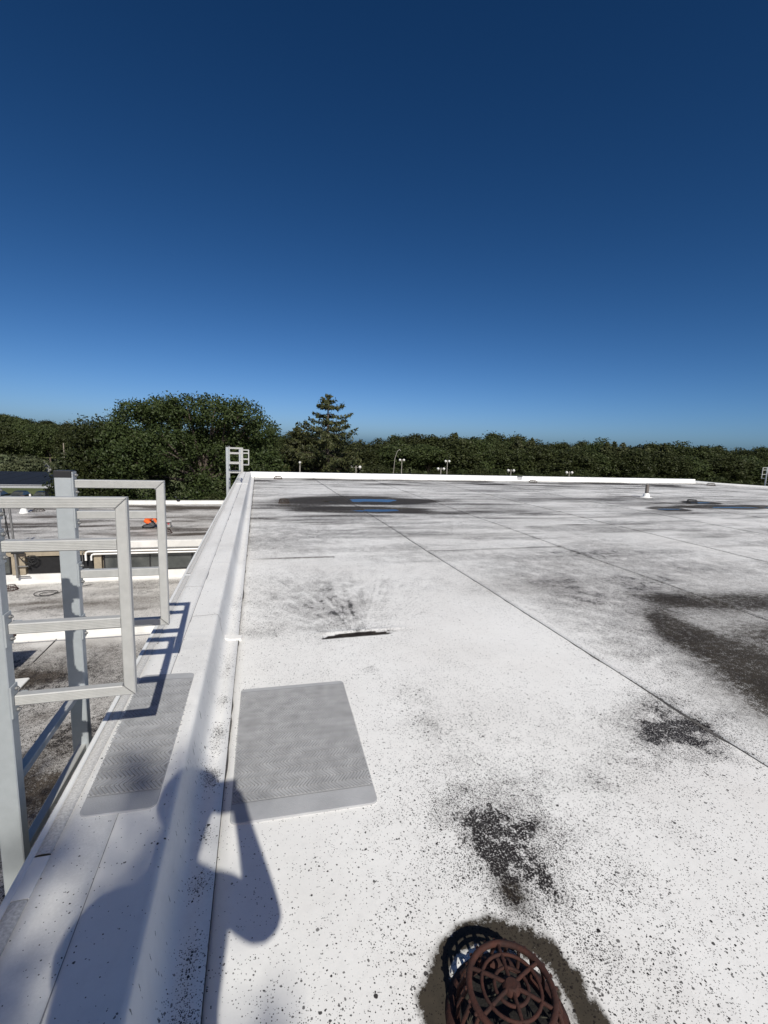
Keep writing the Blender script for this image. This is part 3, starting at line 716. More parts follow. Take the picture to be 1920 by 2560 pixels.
def make_ladder(label, zbot):
    """origin: on the wall line at parapet height; posts at x about -0.826, grab frames reach towards +x"""
    o = empty('access_ladder', (0, 0, 0), label=label, cat='ladder')
    XR, XL = -.793, -.861; ZT = 1.285
    for y0 in (1.672, 2.312):
        mb = MB()
        prof_ = [(XL + .003, y0), (XR - .003, y0), (XR, y0 + .003), (XR, y0 + .043), (XR - .003, y0 + .046), (XL + .003, y0 + .046), (XL, y0 + .043), (XL, y0 + .003)]
        mb.prism(prof_, lambda a, b: (a, b, zbot), lambda a, b: (a, b, ZT - .028))
        p = mb.build('post', MAT['alu'], o)
        mb = MB(); mb.bbox(XL - .0015, XR + .0015, y0 - .0015, y0 + .0475, ZT - .032, ZT, .003); mb.build('cap', MAT['cap'], p)
        # grab frame
        yc = y0 + .033; w, h = .032, .036; XE = -.424; xs0 = XR + .006
        tops = (1.243, 1.102, .827, .576)
        for k, zt in enumerate(tops):
            zc = zt - h / 2; mb = MB(); P = fluted(w, h)
            if k == 0: f1 = lambda a, b, zc=zc, zt=zt: (XE - (zt - (zc + b)) , yc + a, zc + b)
            elif k == 3: f1 = lambda a, b, zc=zc: (XE - ((zc + b) - (zc - h / 2)), yc + a, zc + b)
            else: f1 = lambda a, b, zc=zc: (XE - .0365, yc + a, zc + b)
            mb.prism(P, lambda a, b, zc=zc: (xs0, yc + a, zc + b), f1)
            mb.build('grab_bar', MAT['alubar'], o)
            # bracket with two bolts on the post face
            mb = MB(); mb.box(XR, XR + .005, y0 + .001, y0 + .045, zc - .055, zc + .055); mb.box(XR + .005, XR + .03, yc + w / 2 + .0005, yc + w / 2 + .0045, zc - .018, zc + .018)
            b = mb.build('bracket', MAT['alu'], o)
            for dz in (-.038, .038):
                mb = MB(); mb.cyl((XR + .005, yc, zc + dz), (XR + .011, yc, zc + dz), .0075, n=6); mb.cyl((XR + .011, yc, zc + dz), (XR + .015, yc, zc + dz), .004, n=8); mb.build('bolt', MAT['steel'], b)
        mb = MB()
        zt, zb = tops[0], tops[3] - h
        prof_ = [(-.036, -w / 2 + .003), (-.033, -w / 2), (-.004, -w / 2), (0, -w / 2 + .004), (0, w / 2 - .004), (-.004, w / 2), (-.033, w / 2), (-.036, w / 2 - .003)]
        mb.prism(prof_, lambda a, b: (XE + a, yc + b, zb - a + .0006), lambda a, b: (XE + a, yc + b, zt + a - .0006))
        eb = mb.build('end_bar', MAT['alubar'], o)
        for zi, sg in ((tops[0] - h - .001, -1), (tops[3] + .001, 1)):
            mb = MB(); mb.tube([(XE - .0375, yc - w / 2, zi), (XE - .0385, yc, zi + .002 * sg), (XE - .0375, yc + w / 2, zi)], .0035, 6); mb.build('weld_bead', MAT['steel'], eb)
            mb = MB(); mb.tube([(XE - .036, yc - w / 2 - .0004, zi), (XE - .018, yc - w / 2 - .0012, zi - sg * .018), (XE - .001, yc - w / 2 - .0004, zi - sg * .035)], .0016, 5); mb.build('weld_bead', MAT['steel'], eb)
        # wall stand-offs
        z_ = -.35
        while z_ > zbot + .4:
            mb = MB(); mb.box(XR, -.641, y0 + .008, y0 + .038, z_ - .025, z_ + .025); mb.build('standoff', MAT['alu'], o); z_ -= 1.5
    z_ = .25
    while z_ > zbot + .2:
        mb = MB(); P = fluted(.034, .030, 3)
        mb.prism(P, lambda a, b, z_=z_: (-.822 + a, 1.7185, z_ + b), lambda a, b, z_=z_: (-.822 + a, 2.3115, z_ + b)); mb.build('rung', MAT['alubar'], o); z_ -= .29
    return o
lad = make_ladder('large aluminium access ladder with walk-through grab rails at the near parapet', -4.72)
l2 = copy_tree(lad); l2.location = (.0, 13.5 - 1.672, -.05); l2['label'] = 'access ladder with two tall posts rising at the far end of the left parapet'
l3 = copy_tree(lad); l3.location = (.02, 22.0 - 1.672, -.29); l3['label'] = 'smaller grab frame showing just right of the far left ladder, beyond the roof corner'
l4 = copy_tree(lad); l4.rotation_euler = (0, 0, math.pi); l4.location = (29.8, 23.2, -.44); l4['label'] = 'distant access ladder at the right edge of the photo'
for l_ in (lad, l2, l3, l4): l_['group'] = 'roof access ladders'

# ------------------------------------------------------------------ lower roof and clerestory wing at the left
ZL, ZU, WY = -4.7, -3.2, 21.35
low = empty('low_roof_wing', (0, 0, 0), label='stained low flat roof below the left parapet with a white curb across it', cat='building')
def roof_grid(name, x0, x1, y0, y1, step, z, parent, dm, fm, mat='roof_low'):
    xs = np.arange(x0, x1 + step, step); yy = np.arange(y0, y1 + step, step); xs[-1] = x1; yy[-1] = y1
    X, Y = np.meshgrid(xs, yy); Z = z + .05 * (fbm(X * .5, Y * .5, 91) - .5)
    idx = np.arange(X.size).reshape(X.shape); q = np.stack([idx[:-1, :-1], idx[:-1, 1:], idx[1:, 1:], idx[1:, :-1]], -1).reshape(-1, 4)
    me = mesh_np(name, np.stack([X, Y, Z], -1).reshape(-1, 3), q, MAT[mat], True)
    fattr(me, 'dirt', np.clip(dm(X, Y), 0, 1.3)); fattr(me, 'film', np.clip(fm(X, Y), 0, 1)); return link(name, me, parent)
def lowA_d(x, y): return .42 + .5 * sstep(.4, .7, fbm(x * .8, y * .8, 92)) - .6 * sstep(13.6, 15.2, y - .25 * (x + 5) + 1.0 * (fbm(x, y, 94) - .5)) 
def lowA_f(x, y): return .20 + .35 * sstep(.45, .7, fbm(x * 1.1, y * 1.1, 93)) + .45 * gs(x, y, -5.4, 12.9, 1.6, .9) - .35 * sstep(14.2, 15.2, y) + .5 * gs(x, y, -3.2, 8.5, 1.5, .8)
def lowB_d(x, y): return .10 + .35 * sstep(.45, .7, fbm(x * .9, y * 1.6, 95))
def lowB_f(x, y): return .06 + .30 * sstep(.5, .75, fbm(x * .6, y * 1.6, 96)) + .55 * gs(x, y, -8.4, 18.6, 1.3, .3, .1) + .45 * gs(x, y, -6.4, 18.2, 1.5, .3, .1) + .4 * gs(x, y, -4.0, 18.3, 1.0, .8) + .5 * gs(x, y, -9.9, 20.4, .8, .3) + .35 * gs(x, y, -5.5, 19.8, 1.6, .35, .2)
roof_grid('membrane_field', -24, -.66, -2, 15.3, .12, ZL, low, lowA_d, lowA_f)
roof_grid('membrane_field', -24, -.66, 15.72, WY - .22, .10, ZL, low, lowB_d, lowB_f)
mb = MB(); mb.box(-24, -.66, -2, WY, GZ, ZL - .06); mb.build('wall', MAT['wall'], low)
cb = MB(); cb.prism([(15.12, -.02), (15.2, .03), (15.28, .22), (15.34, .26), (15.66, .26), (15.72, .22), (15.80, .03), (15.86, -.02)], lambda a, b: (-24, a, ZL + b), lambda a, b: (-.67, a, ZL + b))
tag(cb.build('joint_curb', MAT['white_low'], low), 'white raised curb crossing the low roof')
for x_ in (-6.95, -5.85):
    mb = MB(); mb.box(x_ - .012, x_ + .012, 13.6, 15.1, ZL + .02, ZL + .034); mb.build('seam_line', MAT['seam'], low)
mb = MB(); mb.box(-24, -.66, 15.0, 15.025, ZL + .015, ZL + .032); mb.build('seam_line', MAT['seamlight'], low)

cl = empty('clerestory_wing', (0, 0, 0), label='white-roofed wing at left with a strip of dark windows and louvers', cat='building')
def up_d(x, y): return .12 + .4 * sstep(.48, .7, fbm(x * .5, y * 1.3, 97))
def up_f(x, y): return .10 + .55 * sstep(.46, .68, fbm(x * .35, y * 1.5, 98)) + .25 * sstep(.5, .7, fbm(x * 1.0, y * 3.0, 101)) + .9 * gs(x, y, -2.6, 32.6, 2.6, .7) + .5 * gs(x, y, -7, 33.0, 3, .3) + .5 * gs(x, y, -11.3, 29.0, 2.0, .3) + .6 * gs(x, y, -11, 26.1, 3.5, .3) + .6 * gs(x, y, -13, 27.0, 2.5, .4) + .5 * gs(x, y, -3.6, 23.6, 1.2, .5)
roof_grid('membrane_field', -40, -.9, WY + .18, 34.3, .16, ZU, cl, up_d, up_f)
mb = MB(); mb.box(-40, -.9, WY + .19, 34.5, GZ, ZU - .08); mb.build('wall', MAT['wall'], cl)
mb = MB(); mb.prism([(WY - .14, -.14), (WY - .14, .17), (WY - .11, .20), (WY + .14, .20), (WY + .20, .02), (WY + .30, -.03), (WY + .16, -.14)], lambda a, b: (-40, a, ZU + b), lambda a, b: (-.9, a, ZU + b)); mb.build('coping', MAT['white_low'], cl)
mb = MB(); mb.prism([(34.10, -.03), (34.24, .02), (34.28, .20), (34.32, .235), (34.60, .235), (34.62, -.1)], lambda a, b: (-40, a, ZU + b), lambda a, b: (-.9, a, ZU + b)); mb.build('far_coping', MAT['white_low'], cl)
mb = MB(); mb.cyl((-5.35, 34.3, ZU + .23), (-5.35, 34.3, ZU + .34), .12, n=10); mb.build('anchor_stub', MAT['black'], cl)
# front wall: white base flashing, concrete columns, band, windows, louvers
mb = MB(); mb.prism([(WY - .24, -.02), (WY - .10, .03), (WY - .05, .10), (WY - .02, .36), (WY + .1, .36), (WY + .1, -.02)], lambda a, b: (-24, a, ZL + b), lambda a, b: (-.67, a, ZL + b)); mb.build('base_flashing', MAT['white_low'], cl)
mb = MB(); mb.box(-24, -.9, WY - .06, WY + .18, -3.57, -3.341); mb.build('concrete_band', MAT['concrete'], cl)
def col(x0, x1): mb = MB(); mb.box(x0, x1, WY - .05, WY + .18, ZL + .361, -3.5705); mb.build('column', MAT['concrete'], cl)
for x0, x1 in ((-9.62, -9.15), (-6.68, -6.40), (-13.2, -12.9), (-1.2, -.95)): col(x0, x1)
def window(x0, x1, mull=()):
    f = MB(); z0, z1 = ZL + .361, -3.5705; y0 = WY + .02; t = .05
    f.box(x0, x1, y0, y0 + .06, z1 - t, z1); f.box(x0, x1, y0, y0 + .06, z0, z0 + t); f.box(x0, x0 + t, y0, y0 + .06, z0 + t, z1 - t); f.box(x1 - t, x1, y0, y0 + .06, z0 + t, z1 - t)
    w = f.build('window', MAT['frame'], cl)
    xs = [x0 + t] + [q_ for q_ in mull] + [x1 - t]
    for q_ in mull: mb = MB(); mb.box(q_ - .025, q_ + .025, y0 - .005, y0 + .055, z0 + t, z1 - t); mb.build('mullion', MAT['frame'], w)
    for a, b in zip(xs[:-1], xs[1:]):
        mb = MB(); mb.box(a + .0005, b - .0005, y0 + .03, y0 + .036, z0 + t + .0005, z1 - t - .0005); mb.build('pane', MAT['glass'], w)
window(-6.34, -1.25, (-5.3, -4.55, -2.85)); window(-12.85, -9.68, (-11.2,))
lv = MB(); lv.box(-9.12, -6.70, WY + .10, WY + .13, ZL + .361, -3.5705); lv = lv.build('louver_panel', MAT['black'], cl)
for k in range(17):
    z0 = ZL + .40 + k * .0425
    mb = MB(); mb.add([(-9.10, WY + .02, z0), (-6.72, WY + .02, z0), (-6.72, WY + .095, z0 + .035), (-9.10, WY + .095, z0 + .035), (-9.10, WY + .02, z0 - .006), (-6.72, WY + .02, z0 - .006), (-6.72, WY + .095, z0 + .029), (-9.10, WY + .095, z0 + .029)],
                      [(0, 1, 2, 3), (7, 6, 5, 4), (4, 5, 1, 0), (0, 3, 7, 4), (1, 5, 6, 2), (3, 2, 6, 7)]); mb.build('slat', MAT['louver'], lv)
# white pipes and a thin conduit along the band
mb = MB()
for dz, x_e, r_ in ((0, -6.92, .042), (-.115, -6.72, .036)):
    z_ = -3.40 + dz
    pts = [(-1.0, WY - .20, z_), (x_e + .10, WY - .20, z_), (x_e + .03, WY - .20, z_ - .03), (x_e, WY - .20, z_ - .10), (x_e, WY - .20, -3.78)]
    o = empty('insulated_pipe', (0, 0, 0), label=('upper' if dz == 0 else 'lower') + ' of two white insulated pipes running along the concrete band', cat='pipe')
    m2 = MB(); m2.tube(pts, r_, 8); m2.build('jacket', MAT['bucket'], o)
    m2 = MB(); m2.cyl((x_e, WY - .20, -3.78), (x_e, WY - .20, -3.88), r_ * .7, n=8); m2.build('stub', MAT['black'], o)
    for x_ in (-5.6, -3.9, -2.2):
        m2 = MB(); m2.box(x_ - .015, x_ + .015, WY - .20 + r_, WY - .061, z_ - .02, z_ + .02); m2.build('bracket', MAT['steel'], o)
cd = MB(); cd.tube([(-1.0, WY - .16, -3.30), (-6.85, WY - .16, -3.30), (-7.0, WY - .16, -3.33), (-7.06, WY - .16, -3.42), (-7.06, WY - .16, -3.85)], .014, 6)
tag(cd.build('conduit', MAT['steel']), 'thin grey conduit bent above the white insulated pipes', 'conduit')
# antenna mast with cables at the left
am = empty('cable_mast', (-9.38, WY - .2, ZL), label='slim dark mast with coiled cables against the wall at far left', cat='mast')
mb = MB(); mb.tube([(0, 0, .28), (-.02, 0, 1.4), (-.10, .02, 3.3)], .045, 8); mb.build('pole', MAT['steel'], am)
mb = MB(); mb.tube([(-.14, .0, 1.35), (-.20, .0, 2.2), (-.30, .02, 3.3)], .025, 6); mb.build('conduit', MAT['black'], am)
mb = MB(); mb.tube([(-.17 - .10 * math.sin(t * math.pi), 0, 1.9 + t * 1.0) for t in np.linspace(0, 1, 9)], .011, 5); mb.build('cable', MAT['black'], am)
mb = MB(); mb.box(-.14, .30, -.05, .02, 1.28, 1.36); mb.build('clamp', MAT['black'], am)
for c_, ax, az, ph in ((.55, .16, .19, 0), (.62, .15, .16, .6), (.42, .22, .11, 1.1)):
    mb = MB(); mb.tube([(c_ + ax * math.cos(t), -.03 + .02 * math.sin(2 * t + ph), 1.02 + az * math.sin(t + .4 * math.cos(t + ph))) for t in np.linspace(0, 2 * math.pi, 24, endpoint=False)], .013, 5, True); mb.build('cable_loop', MAT['black'], am)
mb = MB(); mb.tube([(.05, -.03, 1.3), (.15, -.05, 1.1), (.32, -.05, .95), (.42, -.03, .80), (.41, 0, .70)], .014, 5); mb.build('cable', MAT['black'], am)
for z_ in (.75, .12 + .2):
    mb = MB(); mb.box(.0, .42, .02, .05, z_ - .02, z_ + .02); mb.build('strut', MAT['steel'], am)
# things on the lower roofs
dome_drain('roof_drain', (-9.35, 20.5, ZL + .01), .20, .15, .16, MAT['rust'], 'brown dome drain on the low roof below the left-hand window', ribs=16, detail=False)
cc = MB(); cc.tube([(-7.9 + .38 * math.cos(t) * (1 + .06 * math.sin(3 * t)), 19.75 + .34 * math.sin(t), ZL + .035) for t in np.linspace(0, 2 * math.pi, 28, endpoint=False)], .012, 5, True)
cc.tube([(-7.75 + .28 * math.cos(t), 19.6 + .22 * math.sin(t), ZL + .05) for t in np.linspace(.3, 5.6, 20)] + [(-7.2, 20.3, ZL + .04), (-6.6, 20.6, ZL + .04)], .012, 5)
tag(cc.build('loose_cable', MAT['black']), 'thin dark cable lying in loops on the low roof', 'cable')
vp2 = empty('vent_pipe', (-13.0, 30.6, ZU), label='dark red vent pipe with white boot on the upper left roof', cat='pipe')
mb = MB(); mb.lathe([(.11, .1), (.11, 1.0), (.09, 1.0), (.09, .8)], n=14); mb.build('pipe', MAT['brownpipe'], vp2)
mb = MB(); mb.lathe([(.24, -.01), (.22, .03), (.18, .12), (.14, .24), (.11, .28)], n=18); mb.build('boot', MAT['white'], vp2)
dome_drain('roof_drain', (-12.55, 31.3, ZU), .28, .20, .16, MAT['darkiron'], 'dark drain next to the red vent pipe, upper left roof', ribs=12, detail=False)
dome_drain('roof_drain', (-4.3, 23.9, ZU), .22, .15, .18, MAT['rust'], 'rusty drain in front of the small white bucket', ribs=14, detail=False)
# paint bucket
bk = empty('bucket', (-4.47, 25.5, ZU + .01), label='small white bucket with a red mark beside the kneeling worker', cat='bucket')
mb = MB(); mb.lathe([(.10, 0), (.115, .01), (.135, .29), (.143, .29), (.143, .305), (.12, .305)], n=22); mb.build('body', MAT['bucket'], bk)
mb = MB(); mb.tube([(.143 * math.cos(t), .143 * math.sin(t) * .3 - .12, .29 + .10 * math.sin(t) * 0 - .05 * math.sin(t)) for t in np.linspace(0, math.pi, 12)], .004, 5); mb.build('handle', MAT['steel'], bk)
mk = MB()
for dx, dz, s_ in ((0, .19, .036), (-.028, .20, .022), (.028, .20, .022), (0, .145, .022)):
    for k in range(1):
        yb = lambda x, z: -math.sqrt(max(1e-5, (.115 + .02 * z / .29 + .0025) ** 2 - x * x)) - .003
        pts = [(dx + s_ * math.cos(a), dz + s_ * math.sin(a)) for a in np.linspace(0, 2 * math.pi, 10, endpoint=False)]
        mk.add([(x, yb(x, z), z) for x, z in pts], [tuple(range(10))])
mk.build('red_mark', MAT['redprint'], bk)
# rooftop unit half hidden behind the near post, on a pale pad
ru = empty('pipe_support_unit', (-6.35, 12.6, ZL), label='brown rooftop box on a pale pad, half hidden behind the near ladder post', cat='roof unit')
mb = MB(); mb.bbox(-1.3, .22, -.2, .55, .12, .95, .03); mb.build('housing', MAT['brownbox'], ru)
mb = MB(); mb.box(-1.4, .34, -.3, .65, .952, .99); mb.build('lid', MAT['brownbox'], ru)
mb = MB(); mb.box(-1.2, .10, -.1, .45, .04, .12); mb.build('sleeper', MAT['black'], ru)
mb = MB(); mb.bbox(-1.1, .80, -.55, .10, .0, .045, .02); mb.build('pad', MAT['white'], ru)

# ------------------------------------------------------------------ people
def skin_body(name, joints, edges, parent, pick, mats, sub=2, fix=None):
    me = bpy.data.meshes.new(name); names = list(joints)
    me.from_pydata([joints[k][0] for k in names], [(names.index(a), names.index(b)) for a, b in edges], [])
    o = bpy.data.objects.new(name, me); COL.objects.link(o)
    sk = o.modifiers.new('skin', 'SKIN'); sk.use_smooth_shade = True
    ss = o.modifiers.new('sub', 'SUBSURF'); ss.levels = sub; ss.render_levels = sub
    for i, k in enumerate(names):
        r_ = joints[k][1]; me.skin_vertices[0].data[i].radius = r_ if isinstance(r_, tuple) else (r_, r_)
        me.skin_vertices[0].data[i].use_root = (i == 0)
    dg = bpy.context.evaluated_depsgraph_get(); ev = o.evaluated_get(dg)
    nm = bpy.data.meshes.new_from_object(ev); bpy.data.objects.remove(o); bpy.data.meshes.remove(me)
    nm.name = name
    nm.materials.clear()
    for m in mats: nm.materials.append(m)
    seg = [(Vector(joints[a][0]), Vector(joints[b][0]), pick.get((a, b), 0)) for a, b in edges]
    for p in nm.polygons:
        best, bi = 1e9, 0
        for a, b, mi in seg:
            ab = b - a; t = max(0, min(1, (p.center - a).dot(ab) / max(1e-9, ab.length_squared))); d = (p.center - a - ab * t).length
            if d < best: best, bi = d, mi
        p.material_index = fix(p.center, bi) if fix else bi; p.use_smooth = True
    return link(name, nm, parent)

# worker kneeling on the upper roof, bent forward, seen from his left
w = empty('person', (-5.34, 25.35, ZU + .005), label='worker in orange top and grey trousers kneeling bent over on left roof', cat='person')
J = {'pel': ((-.17, 0, .34), (.18, .165)), 'wai': ((-.03, 0, .43), (.175, .16)), 'che': ((.15, 0, .475), (.185, .165)), 'nec': ((.31, 0, .50), .065), 'hea': ((.41, 0, .46), (.09, .10)), 'htp': ((.475, 0, .40), (.07, .08))}
E_ = [('pel', 'wai'), ('wai', 'che'), ('che', 'nec'), ('nec', 'hea'), ('hea', 'htp')]
pk = {('nec', 'hea'): 2, ('hea', 'htp'): 3, ('che', 'nec'): 0}
for s_, t in ((-1, 'l'), (1, 'r')):
    J.update({t + 'hip': ((-.14, .10 * s_, .30), .105), t + 'kne': ((.20, .15 * s_, .085), .075), t + 'ank': ((-.20, .13 * s_, .07), .05), t + 'toe': ((-.30, .13 * s_, .045), .042),
              t + 'sho': ((.19, .19 * s_, .46), .072), t + 'elb': ((.30, .24 * s_, .27), .052), t + 'wri': ((.40, .17 * s_, .10), .034), t + 'han': ((.46, .15 * s_, .05), .034)})
    E_ += [('pel', t + 'hip'), (t + 'hip', t + 'kne'), (t + 'kne', t + 'ank'), (t + 'ank', t + 'toe'), ('che', t + 'sho'), (t + 'sho', t + 'elb'), (t + 'elb', t + 'wri'), (t + 'wri', t + 'han')]
    pk.update({('pel', t + 'hip'): 1, (t + 'hip', t + 'kne'): 1, (t + 'kne', t + 'ank'): 1, (t + 'ank', t + 'toe'): 4, (t + 'elb', t + 'wri'): 2, (t + 'wri', t + 'han'): 2})
    for i, (fx, fy) in enumerate(((.05, -.035), (.065, -.017), (.07, .0), (.062, .017), (.03, .04))):
        J[f'{t}f{i}'] = ((.46 + fx, (.15 * s_) + fy, .028), .010); E_.append((t + 'han', f'{t}f{i}')); pk[(t + 'han', f'{t}f{i}')] = 2
w.scale = (1.15, 1.15, 1.28)
skin_body('body', J, E_, w, pk, [MAT['orange'], MAT['trouser'], MAT['skin'], MAT['hair'], MAT['shoe']],
          fix=lambda c, b: 0 if b == 1 and c.z > .20 + .30 * max(0, c.x + .05) else b)

# photographer standing behind the lens (only the shadow is in the picture)
ph = empty('person', (0, 0, .0), label='photographer whose shadow with raised phone falls across the parapet', cat='person')
J = {'pel': ((-.17, -.40, .96), (.155, .12)), 'wai': ((-.17, -.39, 1.14), (.145, .11)), 'che': ((-.17, -.37, 1.335), (.175, .115)), 'nec': ((-.155, -.33, 1.49), .058), 'hea': ((-.130, -.29, 1.62), (.072, .085)), 'htp': ((-.122, -.29, 1.725), (.072, .085))}
E_ = [('pel', 'wai'), ('wai', 'che'), ('che', 'nec'), ('nec', 'hea'), ('hea', 'htp')]
pk = {('che', 'nec'): 0, ('nec', 'hea'): 2, ('hea', 'htp'): 2, ('pel', 'wai'): 0}
for s_, t in ((-1, 'l'), (1, 'r')):
    J.update({t + 'hip': ((-.17 + .095 * s_, -.40, .92), .095), t + 'kne': ((-.17 + .10 * s_, -.38, .50), .065), t + 'ank': ((-.17 + .11 * s_, -.42, .085), .045), t + 'toe': ((-.17 + .13 * s_, -.26, .045), .042)})
    E_ += [('pel', t + 'hip'), (t + 'hip', t + 'kne'), (t + 'kne', t + 'ank'), (t + 'ank', t + 'toe')]
    pk.update({('pel', t + 'hip'): 1, (t + 'hip', t + 'kne'): 1, (t + 'kne', t + 'ank'): 1, (t + 'ank', t + 'toe'): 4})
J.update({'lsho': ((-.345, -.36, 1.435), .066), 'lelb': ((-.33, -.17, 1.17), .047), 'lwri': ((-.105, -.08, 1.45), .032), 'lhan': ((-.068, -.055, 1.500), (.032, .022)),
          'rsho': ((.0, -.36, 1.40), .064), 'relb': ((.105, -.16, 1.13), .060), 'rwri': ((.045, -.08, 1.39), .032), 'rhan': ((.026, -.055, 1.45), (.030, .022))})
E_ += [('che', 'lsho'), ('lsho', 'lelb'), ('lelb', 'lwri'), ('lwri', 'lhan'), ('che', 'rsho'), ('rsho', 'relb'), ('relb', 'rwri'), ('rwri', 'rhan')]
pk.update({('lelb', 'lwri'): 2, ('lwri', 'lhan'): 2, ('relb', 'rwri'): 2, ('rwri', 'rhan'): 2})
for t, sx, hz, hx_ in (('l', 1, 1.490, -.060), ('r', -1, 1.45, .028)):
    for i in range(4):   # fingers wrap the phone's back edge, each two joints
        z0 = hz + .045 - .024 * i
        J[f'{t}k{i}'] = ((hx_ - .004 * sx, -.034, z0), .0085); J[f'{t}t{i}'] = ((hx_ + .014 * sx, -.0045 - .008, z0 + .003), .0075)
        E_ += [(t + 'han', f'{t}k{i}'), (f'{t}k{i}', f'{t}t{i}')]; pk[(t + 'han', f'{t}k{i}')] = 2; pk[(f'{t}k{i}', f'{t}t{i}')] = 2
    J[t + 'th0'] = ((hx_ + .012 * sx, -.062, hz + .028), .0095); J[t + 'th1'] = ((hx_ + .028 * sx, -.046, hz + .05), .0085)
    E_ += [(t + 'han', t + 'th0'), (t + 'th0', t + 'th1')]; pk[(t + 'han', t + 'th0')] = 2; pk[(t + 'th0', t + 'th1')] = 2
body = skin_body('body', J, E_, ph, pk, [MAT['navy'], MAT['trouser'], MAT['skin'], MAT['hair'], MAT['shoe']])
def head_details(parent, c, fwd, up):
    fwd, up = Vector(fwd).normalized(), Vector(up).normalized(); rt = fwd.cross(up); c = Vector(c)
    P = lambda a, b, d: c + rt * a + up * b + fwd * d
    mb = MB(); 
    for i in range(9):
        for j in range(16): pass
    # hair cap
    V = []; n1, n2 = 8, 20
    for i in range(n1 + 1):
        th = R(8 + 92 * i / n1)
        for j in range(n2):
            a = 2 * math.pi * j / n2; back = .5 - .5 * math.cos(a)
            t2 = th * (1.0 if back > .45 else .72)
            V.append(P(.098 * math.sin(t2) * math.sin(a), .03 + .112 * math.cos(t2), .112 * math.sin(t2) * math.cos(a)))
    Fs = [(i * n2 + j, i * n2 + (j + 1) % n2, (i + 1) * n2 + (j + 1) % n2, (i + 1) * n2 + j) for i in range(n1) for j in range(n2)] + [tuple(range(n2))]
    mb.add(V, Fs, True); mb.build('hair', MAT['hair'], parent)
    mb = MB(); mb.cyl(P(0, .005, .085), P(0, -.03, .118), .010, .016, 8); mb.build('nose', MAT['skin'], parent)
    for s_ in (-1, 1):
        mb = MB(); mb.lathe([(.004, -.010), (.011, -.004), (.011, .004), (.004, .010)], tuple(P(.032 * s_, .012, .088)), 10); mb.build('eye', MAT['bucket'], parent)
        mb = MB(); mb.lathe([(.006, -.028), (.014, -.01), (.016, .012), (.007, .026)], tuple(P(.090 * s_, -.002, 0)), 10); mb.build('ear', MAT['skin'], parent)
    mb = MB(); mb.tube([P(-.024, -.056, .092), P(0, -.058, .099), P(.024, -.056, .092)], .006, 6); mb.build('mouth', MAT['redprint'], parent)
head_details(ph, (-.127, -.285, 1.675), (.25, 1, -.1), (0, .1, 1))
pn = empty('phone', (0, 0, 0), label='dark phone held upright in both hands of the photographer', cat='phone')
mb = MB(); mb.bbox(-.052, .020, -.024, -.015, 1.405, 1.552, .003); mb.build('case', MAT['cap'], pn)
mb = MB(); mb.bbox(-.018, .016, -.0155, -.0122, 1.432, 1.468, .002); mb.build('camera_bump', MAT['black'], pn)

# ------------------------------------------------------------------ trees
def leaves(name, C, N, size, rg, mat, tone_c=None, elong=1.6):
    n = len(C); u = rg.normal(size=(n, 3)); Nn = N + .75 * u; Nn /= np.linalg.norm(Nn, axis=1, keepdims=True)
    t = rg.normal(size=(n, 3)); t -= Nn * np.sum(t * Nn, 1, keepdims=True); t /= np.linalg.norm(t, axis=1, keepdims=True); b = np.cross(Nn, t)
    s_ = (size * rg.uniform(.6, 1.35, n))[:, None]
    V = np.stack([C - t * s_ * elong * .5, C + b * s_ * .42 - Nn * s_ * .1, C + t * s_ * elong * .5, C - b * s_ * .42 - Nn * s_ * .1], 1).reshape(-1, 3)
    me = mesh_np(name, V, np.arange(4 * n).reshape(-1, 4), mat)
    tone = rg.uniform(0, 1, n) * .75 + (.25 * tone_c if tone_c is not None else .12)
    fattr(me, 'tone', np.repeat(np.clip(tone, 0, 1), 4)); return me

def crown_pts(lobes, n, per, spread, rg, inner=.55):
    L = np.array(lobes, float); wgt = (L[:, 3] * L[:, 4] + L[:, 4] * L[:, 5] + L[:, 3] * L[:, 5]); wgt /= wgt.sum()
    k = n // per; li = rg.choice(len(L), k, p=wgt); d = rg.normal(size=(k, 3)); d[:, 2] = d[:, 2] + .15; d /= np.linalg.norm(d, axis=1, keepdims=True)
    r_ = np.where(rg.uniform(size=k) < .72, rg.uniform(.84, 1.04, k), rg.uniform(inner, .85, k))
    cc_ = L[li, :3] + d * L[li, 3:] * r_[:, None]
    C = np.repeat(cc_, per, 0) + rg.normal(size=(k * per, 3)) * spread * np.array([1, 1, .72])
    off = C - np.repeat(cc_, per, 0)
    N = np.repeat(d, per, 0) + .9 * off / spread + np.array([0, 0, .35]); N /= np.linalg.norm(N, axis=1, keepdims=True)
    tc_ = np.repeat(rg.uniform(0, 1, k), per)
    return C, N, tc_

def limbs(lobes, base, h0, r0_, rg, nb=7):
    mb = MB(); top = Vector((0, 0, h0))
    mb.tube([(0, 0, -.3), (.06 * r0_, 0, h0 * .4), (0, .1 * r0_, h0)], 1, 9, radii=[r0_ * 1.35, r0_, r0_ * .75])
    for l_ in lobes[:nb]:
        c = Vector(l_[:3]); m_ = top.lerp(c, .5) + Vector((0, 0, .08 * (c - top).length))
        mb.tube([top - Vector((0, 0, .25 * r0_)), m_, c + Vector((0, 0, l_[5] * .5))], 1, 6, radii=[r0_ * .5, r0_ * .3, r0_ * .1])
        for s_ in range(2):
            e = c + Vector((rg.uniform(-1, 1) * l_[3], rg.uniform(-1, 1) * l_[4], rg.uniform(-.2, .8) * l_[5])) * .85
            mb.tube([m_, m_.lerp(e, .6) + Vector((0, 0, .2)), e], 1, 5, radii=[r0_ * .22, r0_ * .13, r0_ * .04])
    return mb

